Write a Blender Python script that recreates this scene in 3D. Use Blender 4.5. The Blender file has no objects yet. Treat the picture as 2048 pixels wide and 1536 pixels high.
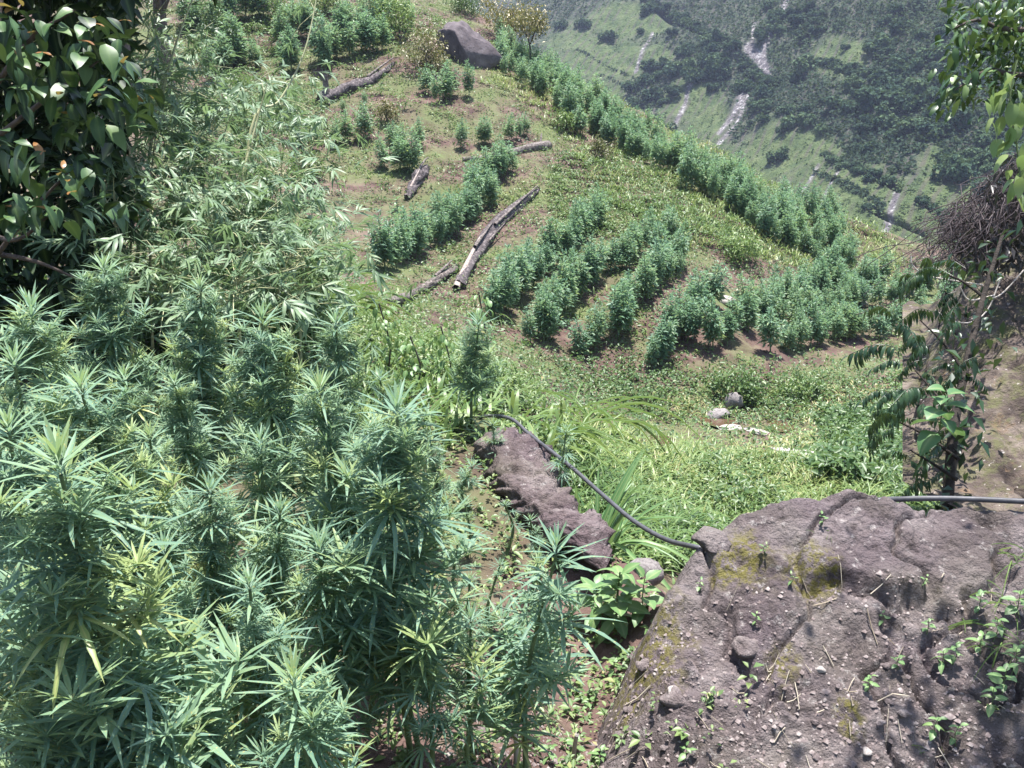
import bpy, math, random
import numpy as np
from mathutils import Vector, Matrix

random.seed(11)
rng = np.random.default_rng(11)
scene = bpy.context.scene
R = math.radians

# ------------------------------------------------------------------ camera
PITCH, F = 19.0, 1926.0
cam_d = bpy.data.cameras.new('camera')
cam = bpy.data.objects.new('camera', cam_d)
scene.collection.objects.link(cam)
cam.location = (0, 0, 0)
cam.rotation_euler = (R(90 - PITCH), 0, 0)
cam_d.angle = 2 * math.atan(1024 / F)
cam_d.clip_start, cam_d.clip_end = 0.05, 3000
scene.camera = cam

# ------------------------------------------------------------------ light
SUN_EL, SUN_AZ = 79.0, 16.0            # azimuth measured from +Y towards +X
world = bpy.data.worlds.new('World'); scene.world = world
world.use_nodes = True
wn = world.node_tree
bg = wn.nodes['Background']
sky = wn.nodes.new('ShaderNodeTexSky')
sky.sky_type = 'NISHITA'; sky.sun_disc = False
sky.sun_elevation = R(SUN_EL); sky.sun_rotation = R(SUN_AZ)
sky.air_density = 1.2; sky.dust_density = 1.5
wn.links.new(sky.outputs[0], bg.inputs[0])
bg.inputs[1].default_value = 0.11
sun_d = bpy.data.lights.new('sun', 'SUN')
sun_d.energy = 5.0; sun_d.angle = R(0.5); sun_d.color = (1.0, 0.965, 0.92)
sun = bpy.data.objects.new('sun', sun_d); scene.collection.objects.link(sun)
sdir = Vector((math.cos(R(SUN_EL)) * math.sin(R(SUN_AZ)), math.cos(R(SUN_EL)) * math.cos(R(SUN_AZ)), math.sin(R(SUN_EL))))
sun.rotation_euler = sdir.to_track_quat('Z', 'Y').to_euler()
sun.location = sdir * 60
vs = scene.view_settings
vs.view_transform = 'Standard'; vs.look = 'None'; vs.gamma = 1.0
vs.use_curve_mapping = False
vs.exposure = 1.55
scene.render.resolution_x, scene.render.resolution_y = 1024, 768

# ------------------------------------------------------------------ helpers
SP, CP = math.sin(R(PITCH)), math.cos(R(PITCH))
def px(u, v, d):
    x = (u - 1024) / F; y = (768 - v) / F
    return np.array([x * d, d * (CP + y * SP), d * (-SP + y * CP)])

_tab = rng.random((256, 256))
def vnoise(x, y, s=0):
    x = np.asarray(x, float) + s * 17.31; y = np.asarray(y, float) + s * 9.77
    xi = np.floor(x).astype(int); yi = np.floor(y).astype(int)
    fx = x - xi; fy = y - yi
    fx = fx * fx * (3 - 2 * fx); fy = fy * fy * (3 - 2 * fy)
    a = _tab[xi & 255, yi & 255]; b = _tab[(xi + 1) & 255, yi & 255]
    c = _tab[xi & 255, (yi + 1) & 255]; d = _tab[(xi + 1) & 255, (yi + 1) & 255]
    return (a * (1 - fx) + b * fx) * (1 - fy) + (c * (1 - fx) + d * fx) * fy
def fbm(x, y, o=4, s=0):
    r = 0; a = 0.5; f = 1.0
    for i in range(o):
        r = r + a * (vnoise(x * f, y * f, s + i * 3) - 0.5) * 2; a *= 0.5; f *= 2.03
    return r
def sstep(a, b, x):
    t = np.clip((x - a) / (b - a), 0, 1)
    return t * t * (3 - 2 * t)

COL = scene.collection
def mesh_np(name, V, Fc, attrs=None, smooth=False):
    me = bpy.data.meshes.new(name)
    V = np.asarray(V, np.float32); Fc = np.asarray(Fc, np.int32)
    k = Fc.shape[1]
    me.vertices.add(len(V)); me.vertices.foreach_set('co', V.ravel())
    me.loops.add(Fc.size); me.loops.foreach_set('vertex_index', Fc.ravel())
    me.polygons.add(len(Fc))
    me.polygons.foreach_set('loop_start', np.arange(0, Fc.size, k, dtype=np.int32))
    me.polygons.foreach_set('loop_total', np.full(len(Fc), k, np.int32))
    if smooth: me.polygons.foreach_set('use_smooth', np.ones(len(Fc), bool))
    for an, av in (attrs or {}).items():
        a = me.attributes.new(an, 'FLOAT', 'POINT'); a.data.foreach_set('value', np.asarray(av, np.float32))
    me.update(); me.validate()
    return me
class MB:
    """collects quads and triangles (triangles are padded) with tint/mid values"""
    def __init__(s): s.V = []; s.F = []; s.T = []; s.M = []; s.n = 0
    def add(s, V, Fc, tint=0.0, mid=None):
        V = np.asarray(V, float); Fc = np.asarray(Fc, int)
        s.V.append(V); s.F.append(Fc + s.n); s.n += len(V)
        s.T.append(np.full(len(V), tint) if np.isscalar(tint) else np.asarray(tint))
        s.M.append(np.zeros(len(V)) if mid is None else np.asarray(mid))
    def mesh(s, name, mat, smooth=False):
        k = s.F[0].shape[1]
        me = mesh_np(name, np.concatenate(s.V), np.concatenate(s.F), {'tint': np.concatenate(s.T), 'mid': np.concatenate(s.M)}, smooth)
        me.materials.append(mat)
        return me
def obj(name, me, parent=None, mw=None):
    o = bpy.data.objects.new(name, me); COL.objects.link(o)
    if parent is not None: o.parent = parent
    if mw is not None: o.matrix_local = mw
    return o
def tag(o, label=None, cat=None, group=None, kind=None):
    if label: o['label'] = label
    if cat: o['category'] = cat
    if group: o['group'] = group
    if kind: o['kind'] = kind
    return o
def empty(name, loc):
    o = bpy.data.objects.new(name, None); COL.objects.link(o)
    o.location = tuple(loc); o.empty_display_size = 0.05
    return o

def tube(P, Rd, sides=5, cap=False):
    P = np.asarray(P, float); n = len(P)
    Rd = np.full(n, Rd) if np.isscalar(Rd) else np.asarray(Rd, float)
    T = np.gradient(P, axis=0); T /= np.linalg.norm(T, axis=1)[:, None] + 1e-9
    ref = np.array([0.31, 0.17, 0.93]) if abs(T[:, 2]).mean() < 0.8 else np.array([0.95, 0.2, 0.1])
    A = np.cross(T, ref); A /= np.linalg.norm(A, axis=1)[:, None] + 1e-9
    B = np.cross(T, A)
    th = np.arange(sides) / sides * 2 * math.pi
    V = P[:, None] + Rd[:, None, None] * (np.cos(th)[None, :, None] * A[:, None] + np.sin(th)[None, :, None] * B[:, None])
    V = V.reshape(-1, 3)
    i = np.arange(n - 1)[:, None] * sides; j = np.arange(sides)[None]; j2 = (j + 1) % sides
    Fc = np.stack([i + j, i + j2, i + sides + j2, i + sides + j], -1).reshape(-1, 4)
    if cap:
        V = np.vstack([V, P[:1], P[-1:]]); c0, c1 = len(V) - 2, len(V) - 1
        jj = np.arange(sides); k2 = (jj + 1) % sides
        Fc = np.vstack([Fc, np.stack([k2, jj, np.full(sides, c0), np.full(sides, c0)], -1)[:, [0, 1, 2, 2]] * 1,
                        np.stack([jj, k2, np.full(sides, c1), np.full(sides, c1)], -1) + np.array([[ (n - 1) * sides, (n - 1) * sides, 0, 0]])])
        # degenerate quads are replaced by a tiny offset ring
        Fc = Fc[:(n - 1) * sides]
        extra = []
        for base, c in ((0, c0), ((n - 1) * sides, c1)):
            for q in range(0, sides - 1, 2):
                extra.append((base + q, base + q + 1, base + (q + 2) % sides, c) if q + 2 <= sides else None)
        Fc = np.vstack([Fc, np.array([e for e in extra if e])])
    return V, Fc
def curve(pts, n=12):
    """Catmull-Rom through the points"""
    P = np.asarray(pts, float); P = np.vstack([2 * P[0] - P[1], P, 2 * P[-1] - P[-2]])
    out = []
    m = len(P) - 3
    for t in np.linspace(0, m - 1e-6, n):
        i = int(t); f = t - i
        p0, p1, p2, p3 = P[i:i + 4]
        out.append(0.5 * ((2 * p1) + (p2 - p0) * f + (2 * p0 - 5 * p1 + 4 * p2 - p3) * f * f + (-p0 + 3 * p1 - 3 * p2 + p3) * f ** 3))
    return np.array(out)

def unit(a): return a / (np.linalg.norm(a, axis=-1, keepdims=True) + 1e-9)
def leaf_quads(P, D, N, L, W, tint, droop=0.0, fold=0.25):
    """many simple folded leaves: base, left, tip, right around a midrib; two triangles-pairs as 2 quads would be heavy, so 1 kite of 2 tris"""
    P = np.asarray(P, float); n = len(P)
    D = unit(D); S = unit(np.cross(D, N)); N = np.cross(S, D)
    L = np.broadcast_to(L, n)[:, None]; W = np.broadcast_to(W, n)[:, None]; dr = np.broadcast_to(droop, n)[:, None]
    mid = P + D * L * 0.45
    tip = P + D * L - np.array([0, 0, 1.0]) * dr * L
    a = mid + S * W * 0.5 + N * W * fold; b = mid - S * W * 0.5 + N * W * fold
    V = np.stack([P, a, tip, b], 1).reshape(-1, 3)
    i = np.arange(n)[:, None] * 4
    Fc = np.concatenate([i + np.array([[0, 1, 2]]), i + np.array([[0, 2, 3]])])
    return V, Fc, np.repeat(np.broadcast_to(tint, n), 4), np.tile([1, 0, 1, 0], n)
def blades(P, D, L, W, bend, tint, seg=3):
    """grass blades: strips that start along D and bend down; quads"""
    P = np.asarray(P, float); n = len(P); D = unit(D)
    H = D * np.array([1, 1, 0]); H = unit(H + 1e-6)
    S = unit(np.cross(D, np.array([0, 0, 1.0]) + 0.01))
    L = np.broadcast_to(L, n)[:, None]; W = np.broadcast_to(W, n)[:, None]; bend = np.broadcast_to(bend, n)[:, None]
    rows = []
    for i in range(seg + 1):
        t = i / seg
        c = P + D * L * t + (H * 0.45 - np.array([0, 0, 1.0]) * 0.75) * bend * L * t * t
        w = W * (0.5 * (1 - t) ** 0.6 if i < seg else 0.02)
        rows.append(np.stack([c - S * w, c + S * w], 1))
    V = np.stack(rows, 1).reshape(-1, 3)
    m = 2 * (seg + 1)
    base = np.array([[2 * i, 2 * i + 1, 2 * i + 3, 2 * i + 2] for i in range(seg)])
    Fc = (np.arange(n)[:, None, None] * m + base[None]).reshape(-1, 4)
    return V, Fc, np.repeat(np.broadcast_to(tint, n), m), np.zeros(n * m)

# ------------------------------------------------------------------ materials
def new_mat(name):
    m = bpy.data.materials.new(name); m.use_nodes = True
    nt = m.node_tree; nt.nodes.clear()
    out = nt.nodes.new('ShaderNodeOutputMaterial')
    return m, nt, out
def ND(nt, t, **kw):
    n = nt.nodes.new(t)
    for k, v in kw.items():
        if k.startswith('i_'): n.inputs[k[2:].replace('_', ' ')].default_value = v
        else: setattr(n, k, v)
    return n
def ramp(nt, fac, stops):
    r = nt.nodes.new('ShaderNodeValToRGB'); cr = r.color_ramp
    while len(cr.elements) < len(stops): cr.elements.new(0.5)
    for e, (p, c) in zip(cr.elements, stops): e.position = p; e.color = (*c, 1)
    nt.links.new(fac, r.inputs[0]); return r.outputs[0]
def mixc(nt, fac, a, b, mode='MIX'):
    m = nt.nodes.new('ShaderNodeMix'); m.data_type = 'RGBA'; m.blend_type = mode
    for s, v in ((m.inputs[0], fac), (m.inputs[6], a), (m.inputs[7], b)):
        if hasattr(v, 'links') or isinstance(v, bpy.types.NodeSocket): nt.links.new(v, s)
        elif isinstance(v, tuple): s.default_value = (*v, 1)
        else: s.default_value = v
    return m.outputs[2]
def math_n(nt, op, a, b=None, c=None):
    m = nt.nodes.new('ShaderNodeMath'); m.operation = op
    for s, v in zip(m.inputs, (a, b, c)):
        if v is None: continue
        if isinstance(v, bpy.types.NodeSocket): nt.links.new(v, s)
        else: s.default_value = v
    return m.outputs[0]
def noise_n(nt, scale, detail=4, rough=0.55, vec=None, dim='3D'):
    n = nt.nodes.new('ShaderNodeTexNoise'); n.inputs['Scale'].default_value = scale
    n.inputs['Detail'].default_value = detail; n.inputs['Roughness'].default_value = rough
    if vec is not None: nt.links.new(vec, n.inputs['Vector'])
    return n.outputs['Fac']
def attr_n(nt, name):
    a = nt.nodes.new('ShaderNodeAttribute'); a.attribute_name = name
    return a.outputs['Fac']

def leaf_mat(name, stops, trans=0.3, rough=0.42, spec=0.35, rand=0.35, spots=None, rib=None):
    """stops: colour ramp over tint + per-object chance"""
    m, nt, out = new_mat(name)
    oi = nt.nodes.new('ShaderNodeObjectInfo')
    f = math_n(nt, 'MULTIPLY_ADD', oi.outputs['Random'], rand, -rand / 2)
    f = math_n(nt, 'ADD', f, attr_n(nt, 'tint'))
    geo = nt.nodes.new('ShaderNodeNewGeometry')
    tc = nt.nodes.new('ShaderNodeTexCoord')
    nz = noise_n(nt, 9.0, 3, vec=geo.outputs['Position'])
    f = math_n(nt, 'ADD', f, math_n(nt, 'MULTIPLY_ADD', nz, 0.3, -0.15))
    c = ramp(nt, f, stops)
    if rib:
        mm = math_n(nt, 'POWER', attr_n(nt, 'mid'), 5.0)
        c = mixc(nt, math_n(nt, 'MULTIPLY', mm, 0.6), c, rib)
    if spots:
        n2 = noise_n(nt, 150.0, 1, vec=geo.outputs['Position'])
        s = ramp(nt, n2, [(0.66, (0, 0, 0)), (0.70, (1, 1, 1))])
        c = mixc(nt, s, c, spots)
    bs = ND(nt, 'ShaderNodeBsdfPrincipled'); nt.links.new(c, bs.inputs['Base Color'])
    bs.inputs['Roughness'].default_value = rough; bs.inputs['Specular IOR Level'].default_value = spec
    tr = nt.nodes.new('ShaderNodeBsdfTranslucent')
    tcx = mixc(nt, 0.35, c, (0.20, 0.30, 0.06), 'MIX')
    nt.links.new(tcx, tr.inputs['Color'])
    mx = nt.nodes.new('ShaderNodeMixShader'); mx.inputs[0].default_value = trans
    nt.links.new(bs.outputs[0], mx.inputs[1]); nt.links.new(tr.outputs[0], mx.inputs[2])
    nt.links.new(mx.outputs[0], out.inputs[0])
    return m
def rough_mat(name, stops, scale=6, detail=6, bump=0.4, rough=0.9, scale2=None, stops2=None, bscale=None, coord='pos', extra=None):
    m, nt, out = new_mat(name)
    if coord == 'pos': vec = nt.nodes.new('ShaderNodeNewGeometry').outputs['Position']
    else: vec = nt.nodes.new('ShaderNodeTexCoord').outputs['Object']
    n = noise_n(nt, scale, detail, 0.6, vec)
    c = ramp(nt, n, stops)
    if stops2:
        n2 = noise_n(nt, scale2, 4, 0.6, vec)
        c = mixc(nt, ramp(nt, n2, [(0.55, (0, 0, 0)), (0.68, (1, 1, 1))]), c, ramp(nt, n, stops2))
    if extra: c = extra(nt, c, vec)
    bs = ND(nt, 'ShaderNodeBsdfPrincipled'); bs.inputs['Roughness'].default_value = rough
    bs.inputs['Specular IOR Level'].default_value = 0.2
    nt.links.new(c, bs.inputs['Base Color'])
    if bump:
        b = nt.nodes.new('ShaderNodeBump'); b.inputs['Strength'].default_value = bump; b.inputs['Distance'].default_value = 0.05
        nb = noise_n(nt, bscale or scale * 3, 6, 0.65, vec)
        nt.links.new(nb, b.inputs['Height']); nt.links.new(b.outputs[0], bs.inputs['Normal'])
    nt.links.new(bs.outputs[0], out.inputs[0])
    return m

M = {}
M['can_leaf'] = leaf_mat('cannabis_leaf', [(0.0, (0.110, 0.205, 0.150)), (0.4, (0.170, 0.285, 0.210)), (0.75, (0.215, 0.325, 0.190)), (1.0, (0.30, 0.37, 0.15))],
                         trans=0.42, rough=0.5, spec=0.3, spots=(0.42, 0.40, 0.17), rib=(0.2, 0.29, 0.12))
M['can_yellow'] = leaf_mat('yellowing_leaf', [(0.0, (0.19, 0.25, 0.085)), (0.6, (0.31, 0.32, 0.11)), (1.0, (0.38, 0.28, 0.10))], trans=0.3, rib=(0.45, 0.4, 0.15))
M['can_field'] = leaf_mat('field_leaf', [(0.0, (0.065, 0.150, 0.105)), (0.4, (0.170, 0.295, 0.185)), (0.75, (0.26, 0.34, 0.15)), (1.0, (0.34, 0.33, 0.09))], trans=0.5, rand=0.25)
M['stem'] = rough_mat('green_stem', [(0.3, (0.07, 0.10, 0.045)), (0.7, (0.14, 0.18, 0.08))], 30, bump=0.1, coord='obj')
M['bamboo_leaf'] = leaf_mat('bamboo_leaf', [(0.0, (0.075, 0.135, 0.08)), (0.5, (0.16, 0.245, 0.145)), (1.0, (0.25, 0.33, 0.17))], trans=0.36, rough=0.45, spec=0.35, rib=(0.2, 0.27, 0.13))
M['culm'] = rough_mat('pale_culm', [(0.3, (0.26, 0.27, 0.14)), (0.7, (0.42, 0.42, 0.26))], 8, bump=0.05, rough=0.5, coord='obj')
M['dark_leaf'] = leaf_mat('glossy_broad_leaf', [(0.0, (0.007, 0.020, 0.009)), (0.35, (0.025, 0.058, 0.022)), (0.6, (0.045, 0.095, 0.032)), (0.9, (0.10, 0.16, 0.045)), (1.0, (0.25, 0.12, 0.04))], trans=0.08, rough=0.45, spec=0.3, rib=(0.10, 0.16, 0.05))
M['new_leaf'] = leaf_mat('coppery_young_leaf', [(0.0, (0.22, 0.10, 0.04)), (1.0, (0.30, 0.17, 0.06))], trans=0.3, rough=0.3)
M['tree_leaf'] = leaf_mat('tree_leaf', [(0.0, (0.022, 0.055, 0.02)), (0.5, (0.05, 0.10, 0.03)), (1.0, (0.13, 0.19, 0.06))], trans=0.13, rough=0.4, spec=0.3)
M['vine_leaf'] = leaf_mat('pale_vine_leaf', [(0.0, (0.14, 0.23, 0.08)), (1.0, (0.27, 0.33, 0.12))], trans=0.35)
M['shrub_leaf'] = leaf_mat('shrub_leaf', [(0.0, (0.015, 0.04, 0.02)), (0.6, (0.04, 0.08, 0.032)), (1.0, (0.13, 0.17, 0.05))], trans=0.15, rough=0.35, spec=0.4)
M['grass'] = leaf_mat('grass_blade', [(0.0, (0.065, 0.125, 0.040)), (0.4, (0.130, 0.205, 0.062)), (0.75, (0.220, 0.275, 0.090)), (1.0, (0.34, 0.31, 0.15))], trans=0.3)
M['weed'] = leaf_mat('weed_leaf', [(0.0, (0.045, 0.095, 0.038)), (0.5, (0.105, 0.172, 0.058)), (0.85, (0.19, 0.245, 0.085)), (1.0, (0.29, 0.25, 0.11))], trans=0.3)
M['broad'] = leaf_mat('broad_weed_leaf', [(0.0, (0.07, 0.16, 0.06)), (0.5, (0.13, 0.23, 0.085)), (1.0, (0.21, 0.30, 0.10))], trans=0.3, rib=(0.3, 0.36, 0.16))
M['far_leaf'] = leaf_mat('far_tree_leaf', [(0.0, (0.012, 0.028, 0.020)), (0.5, (0.036, 0.070, 0.042)), (1.0, (0.100, 0.145, 0.065))], trans=0.15, rand=0.6, rough=0.8, spec=0.1)
M['far_scrub'] = leaf_mat('far_scrub_leaf', [(0.0, (0.022, 0.041, 0.026)), (0.5, (0.056, 0.088, 0.042)), (1.0, (0.118, 0.155, 0.062))], trans=0.15, rough=0.8, spec=0.1)
M['bark'] = rough_mat('bark', [(0.3, (0.05, 0.04, 0.035)), (0.7, (0.14, 0.11, 0.095))], 14, bump=0.6, coord='obj')
M['dark_bark'] = rough_mat('dark_bark', [(0.3, (0.018, 0.015, 0.013)), (0.7, (0.055, 0.045, 0.038))], 14, bump=0.6, coord='obj')
M['dead_wood'] = rough_mat('grey_dead_wood', [(0.32, (0.035, 0.028, 0.026)), (0.5, (0.13, 0.11, 0.10)), (0.72, (0.30, 0.26, 0.24))], 11, 7, 0.8, coord='obj', bscale=25)
M['char'] = rough_mat('charred_wood', [(0.35, (0.035, 0.030, 0.032)), (0.55, (0.10, 0.084, 0.086)), (0.70, (0.30, 0.26, 0.25))], 12, 6, 0.8, coord='obj')
M['split'] = rough_mat('pale_split_wood', [(0.3, (0.16, 0.125, 0.105)), (0.6, (0.36, 0.30, 0.27))], 10, 6, 0.5, coord='obj')
M['twig'] = rough_mat('dry_twig', [(0.3, (0.045, 0.036, 0.04)), (0.7, (0.12, 0.098, 0.10))], 8, bump=0.1)
M['paletwig'] = rough_mat('bleached_twig', [(0.3, (0.35, 0.31, 0.27)), (0.7, (0.55, 0.50, 0.45))], 8, bump=0.1)
M['hose'] = rough_mat('black_plastic_hose', [(0.3, (0.050, 0.050, 0.056)), (0.7, (0.085, 0.085, 0.094))], 20, 4, 0.05, rough=0.45)
M['pale_rock'] = rough_mat('pale_stone', [(0.3, (0.17, 0.15, 0.135)), (0.5, (0.30, 0.27, 0.25)), (0.7, (0.42, 0.39, 0.36))], 5, 6, 0.4, coord='obj')
M['grey_rock'] = rough_mat('grey_stone', [(0.3, (0.13, 0.115, 0.115)), (0.7, (0.30, 0.275, 0.265))], 6, 7, 0.6, coord='obj', bscale=18)
M['purple_rock'] = rough_mat('weathered_boulder', [(0.3, (0.045, 0.037, 0.042)), (0.55, (0.10, 0.083, 0.088)), (0.75, (0.19, 0.165, 0.165))], 1.6, 8, 0.9, coord='obj', bscale=5)

# ------------------------------------------------------------------ the shape of the land
ctrl_px = [  # pixel and depth of ground points seen in the field
 (1500,860,19.5),(1350,905,17),(1200,770,21),(1600,770,22),(1750,890,16.5),(1850,800,20),(2048,760,21),
 (1450,1000,10.3),(1700,985,11),(1250,1010,8.6),(1050,830,9.5),(1100,880,8.6),
 (1050,720,20),(1100,600,24.5),(1250,640,23.5),(1400,650,23.5),(1300,520,27),(1200,430,29.5),
 (1020,310,33),(1080,400,30),(930,470,27.5),(800,600,21.5),(700,520,24),(650,420,28),(820,370,30.5),
 (700,190,36),(780,130,38),(450,130,38.5),(300,20,42),(600,20,42),(850,130,38),(930,120,40),
 (1000,145,40),(1100,215,37.5),(1170,275,36),(1300,340,33.5),(1480,450,31),(1560,540,29),(1500,600,26.5),
 (1650,690,25),(1800,620,29),(1700,560,31.5),(1900,590,31),(2048,600,31),
 (500,560,16),(300,520,15),(0,500,15),(-300,400,18),(0,200,32),(200,300,26),(-400,100,38)]
C = np.array([px(*p) for p in ctrl_px])
def tps_fit(P, z, lam=0.02):
    n = len(P); D = np.linalg.norm(P[:, None] - P[None], axis=2)
    K = np.where(D > 0, D * D * np.log(D + 1e-12), 0) + lam * np.eye(n) * 10
    A = np.zeros((n + 3, n + 3)); A[:n, :n] = K; A[:n, n] = 1; A[:n, n + 1:] = P; A[n, :n] = 1; A[n + 1:, :n] = P.T
    return np.linalg.solve(A, np.concatenate([z, np.zeros(3)]))
tw = tps_fit(C[:, :2], C[:, 2])
def tps(x, y):
    x = np.asarray(x, float); sh = x.shape; Q = np.stack([x.ravel(), np.asarray(y, float).ravel()], 1)
    out = np.zeros(len(Q))
    for a in range(0, len(Q), 20000):
        q = Q[a:a + 20000]; D = np.linalg.norm(q[:, None] - C[None, :, :2], axis=2)
        out[a:a + 20000] = np.where(D > 0, D * D * np.log(D + 1e-12), 0) @ tw[:-3] + tw[-3] + q @ tw[-2:]
    return out.reshape(sh)
EX = [-40, -5, -1.8, -0.45, 0.0, 0.42, 0.75, 1.1, 1.6, 2.5, 4, 40]
EY = [5.5, 6.6, 6.7, 6.3, 5.75, 4.35, 3.6, 3.7, 3.75, 3.7, 3.8, 4.5]
def edge_y(x): return np.interp(x, EX, EY)
BX = [-60, -8, -2, 0.5, 4, 7, 10, 13, 17, 40]
BY = [62, 60, 52, 47, 43.5, 41, 38, 36, 35, 36]
def ledge(x, y):
    return -2.12 - 0.03 * y + 0.05 * fbm(x * 0.9, y * 0.9, 3, 5) + np.clip(-y, 0, 30) * 0.35 - 0.30 * np.exp(-((x - 0.30) ** 2 / 0.10 + (y - 3.5) ** 2 / 0.7))
def height(x, y, fine=True):
    x = np.asarray(x, float); y = np.asarray(y, float)
    ex = edge_y(x)
    s = sstep(-0.05, 1.1, (y - ex) + 0.16 * fbm(x * 2.2, y * 2.2, 3, 8))
    xc = np.clip(x, -24, 22); yc = np.clip(y, 3, 54)
    f = tps(xc, yc)
    f = np.minimum(f, 5.5)
    yb = np.interp(x, BX, BY)
    f = f - np.clip(y - yb, 0, None) ** 1.0 * 0.85
    f = np.maximum(f, -62)
    f = f + 0.26 * fbm(x * 0.45, y * 0.45, 4, 1) + 0.10 * np.abs(fbm(x * 1.1, y * 1.1, 3, 6))
    if fine: f = f + 0.07 * fbm(x * 2.3, y * 2.3, 3, 2)
    l = ledge(x, y)
    if fine: l = l + 0.018 * fbm(x * 7, y * 7, 3, 3)
    return l * (1 - s) + np.minimum(f, l + 0.2) * s if np.ndim(x) == 0 else np.where(s > 0, l * (1 - s) + np.where(y < ex + 4, np.minimum(f, l + 0.1), f) * s, l)
_gx = np.arange(-30, 30.01, 0.12); _gy = np.arange(-3, 62.01, 0.12)
_GX, _GY = np.meshgrid(_gx, _gy, indexing='ij')
_GH = height(_GX.ravel(), _GY.ravel(), False).reshape(_GX.shape)
def hfast(x, y):
    a = np.clip((np.asarray(x) + 30) / 0.12, 0, len(_gx) - 1.001); b = np.clip((np.asarray(y) + 3) / 0.12, 0, len(_gy) - 1.001)
    i = a.astype(int); j = b.astype(int); fx = a - i; fy = b - j
    return (_GH[i, j] * (1 - fx) + _GH[i + 1, j] * fx) * (1 - fy) + (_GH[i, j + 1] * (1 - fx) + _GH[i + 1, j + 1] * fx) * fy
_dd = np.concatenate([np.arange(1.2, 8, 0.03), np.arange(8, 70, 0.1)])
def ground_at(u, v):
    P = np.array([px(u, v, 1.0)]) * _dd[:, None]
    h = hfast(P[:, 0], P[:, 1])
    k = np.nonzero(P[:, 2] < h)[0]
    i = k[0] if len(k) else len(_dd) - 1
    p = P[i].copy(); p[2] = height(p[:1], p[1:2])[0]
    return p
def hz(x, y): return float(height(np.array([x]), np.array([y]))[0])

# ground sheet: a fan that is fine near the ledge and coarse far away
def build_ground():
    ys = np.concatenate([np.linspace(-14, 0.8, 14)[:-1], np.geomspace(0.8 + 2, 75 + 2, 330) - 2, np.geomspace(79, 400, 26) - 2 + 0.0])
    ys = np.unique(ys)
    t = np.linspace(-1, 1, 300)
    X = t[None, :] * (np.abs(ys)[:, None] * 0.78 + 4.0)
    Y = np.repeat(ys[:, None], len(t), 1)
    Z = height(X.ravel(), Y.ravel()).reshape(X.shape)
    V = np.stack([X, Y, Z], -1).reshape(-1, 3)
    n, m = X.shape
    i = (np.arange(n - 1)[:, None] * m + np.arange(m - 1)[None]).ravel()
    Fc = np.stack([i, i + 1, i + m + 1, i + m], 1)
    return V, Fc
def soil_extra(nt, c, vec):
    v = nt.nodes.new('ShaderNodeTexVoronoi'); v.inputs['Scale'].default_value = 34
    nt.links.new(vec, v.inputs['Vector'])
    sp = ramp(nt, v.outputs['Distance'], [(0.0, (1, 1, 1)), (0.16, (0, 0, 0))])
    n = noise_n(nt, 2.0, 3, vec=vec)
    k = mixc(nt, ramp(nt, n, [(0.5, (0, 0, 0)), (0.62, (1, 1, 1))]), (0, 0, 0), sp, 'MIX')
    c = mixc(nt, math_n(nt, 'MULTIPLY', k, 0.6), c, (0.30, 0.26, 0.24))
    g = noise_n(nt, 0.55, 5, 0.65, vec)
    return mixc(nt, ramp(nt, g, [(0.42, (0, 0, 0)), (0.62, (0.8, 0.8, 0.8))]), c, (0.085, 0.115, 0.040))
M['soil'] = rough_mat('brown_soil', [(0.28, (0.038, 0.022, 0.019)), (0.5, (0.095, 0.060, 0.051)), (0.74, (0.170, 0.118, 0.100))], 2.2, 8, 0.9, bscale=11, extra=soil_extra)
V, Fc = build_ground()
me = mesh_np('ground', V, Fc, smooth=True); me.materials.append(M['soil'])
tag(obj('ground', me), kind='structure')

# ------------------------------------------------------------------ the far side of the valley
far_c = [(1500,330,185),(1800,560,125),(1750,0,205),(1060,0,300),(1150,150,245),(1300,0,262),(1300,250,215),(2048,0,178),(2048,300,142),(2048,560,112),
         (1420,420,182),(1100,-500,420),(1900,-500,300),(2600,-300,160),(2600,600,95),(700,0,340),(700,300,270),(1200,700,160),(2000,900,92)]
fw = None
FP = np.array([(a / 1000, b / 1000) for a, b, _ in far_c]); FI = np.array([1 / d for _, _, d in far_c])
fw = tps_fit(FP, FI, 0.003)
def far_depth(u, v):
    Q = np.stack([np.ravel(u) / 1000, np.ravel(v) / 1000], 1)
    D = np.linalg.norm(Q[:, None] - FP[None], axis=2)
    r = np.where(D > 0, D * D * np.log(D + 1e-12), 0) @ fw[:-3] + fw[-3] + Q @ fw[-2:]
    return (1 / np.clip(r, 1 / 520, 1 / 80)).reshape(np.shape(u))
def far_pt(u, v):
    u = np.asarray(u, float); v = np.asarray(v, float)
    d = far_depth(u, v)
    x = (u - 1024) / F; y = (768 - v) / F
    P = np.stack([x * d, d * (CP + y * SP), d * (-SP + y * CP)], -1)
    w = 2.6 * fbm(P[..., 0] * 0.045, P[..., 1] * 0.045, 4, 21) + 0.5 * fbm(P[..., 0] * 0.3, P[..., 2] * 0.3, 3, 22)
    P = P + w[..., None] * np.array([-0.55, -0.35, 0.75])
    return P
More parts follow.
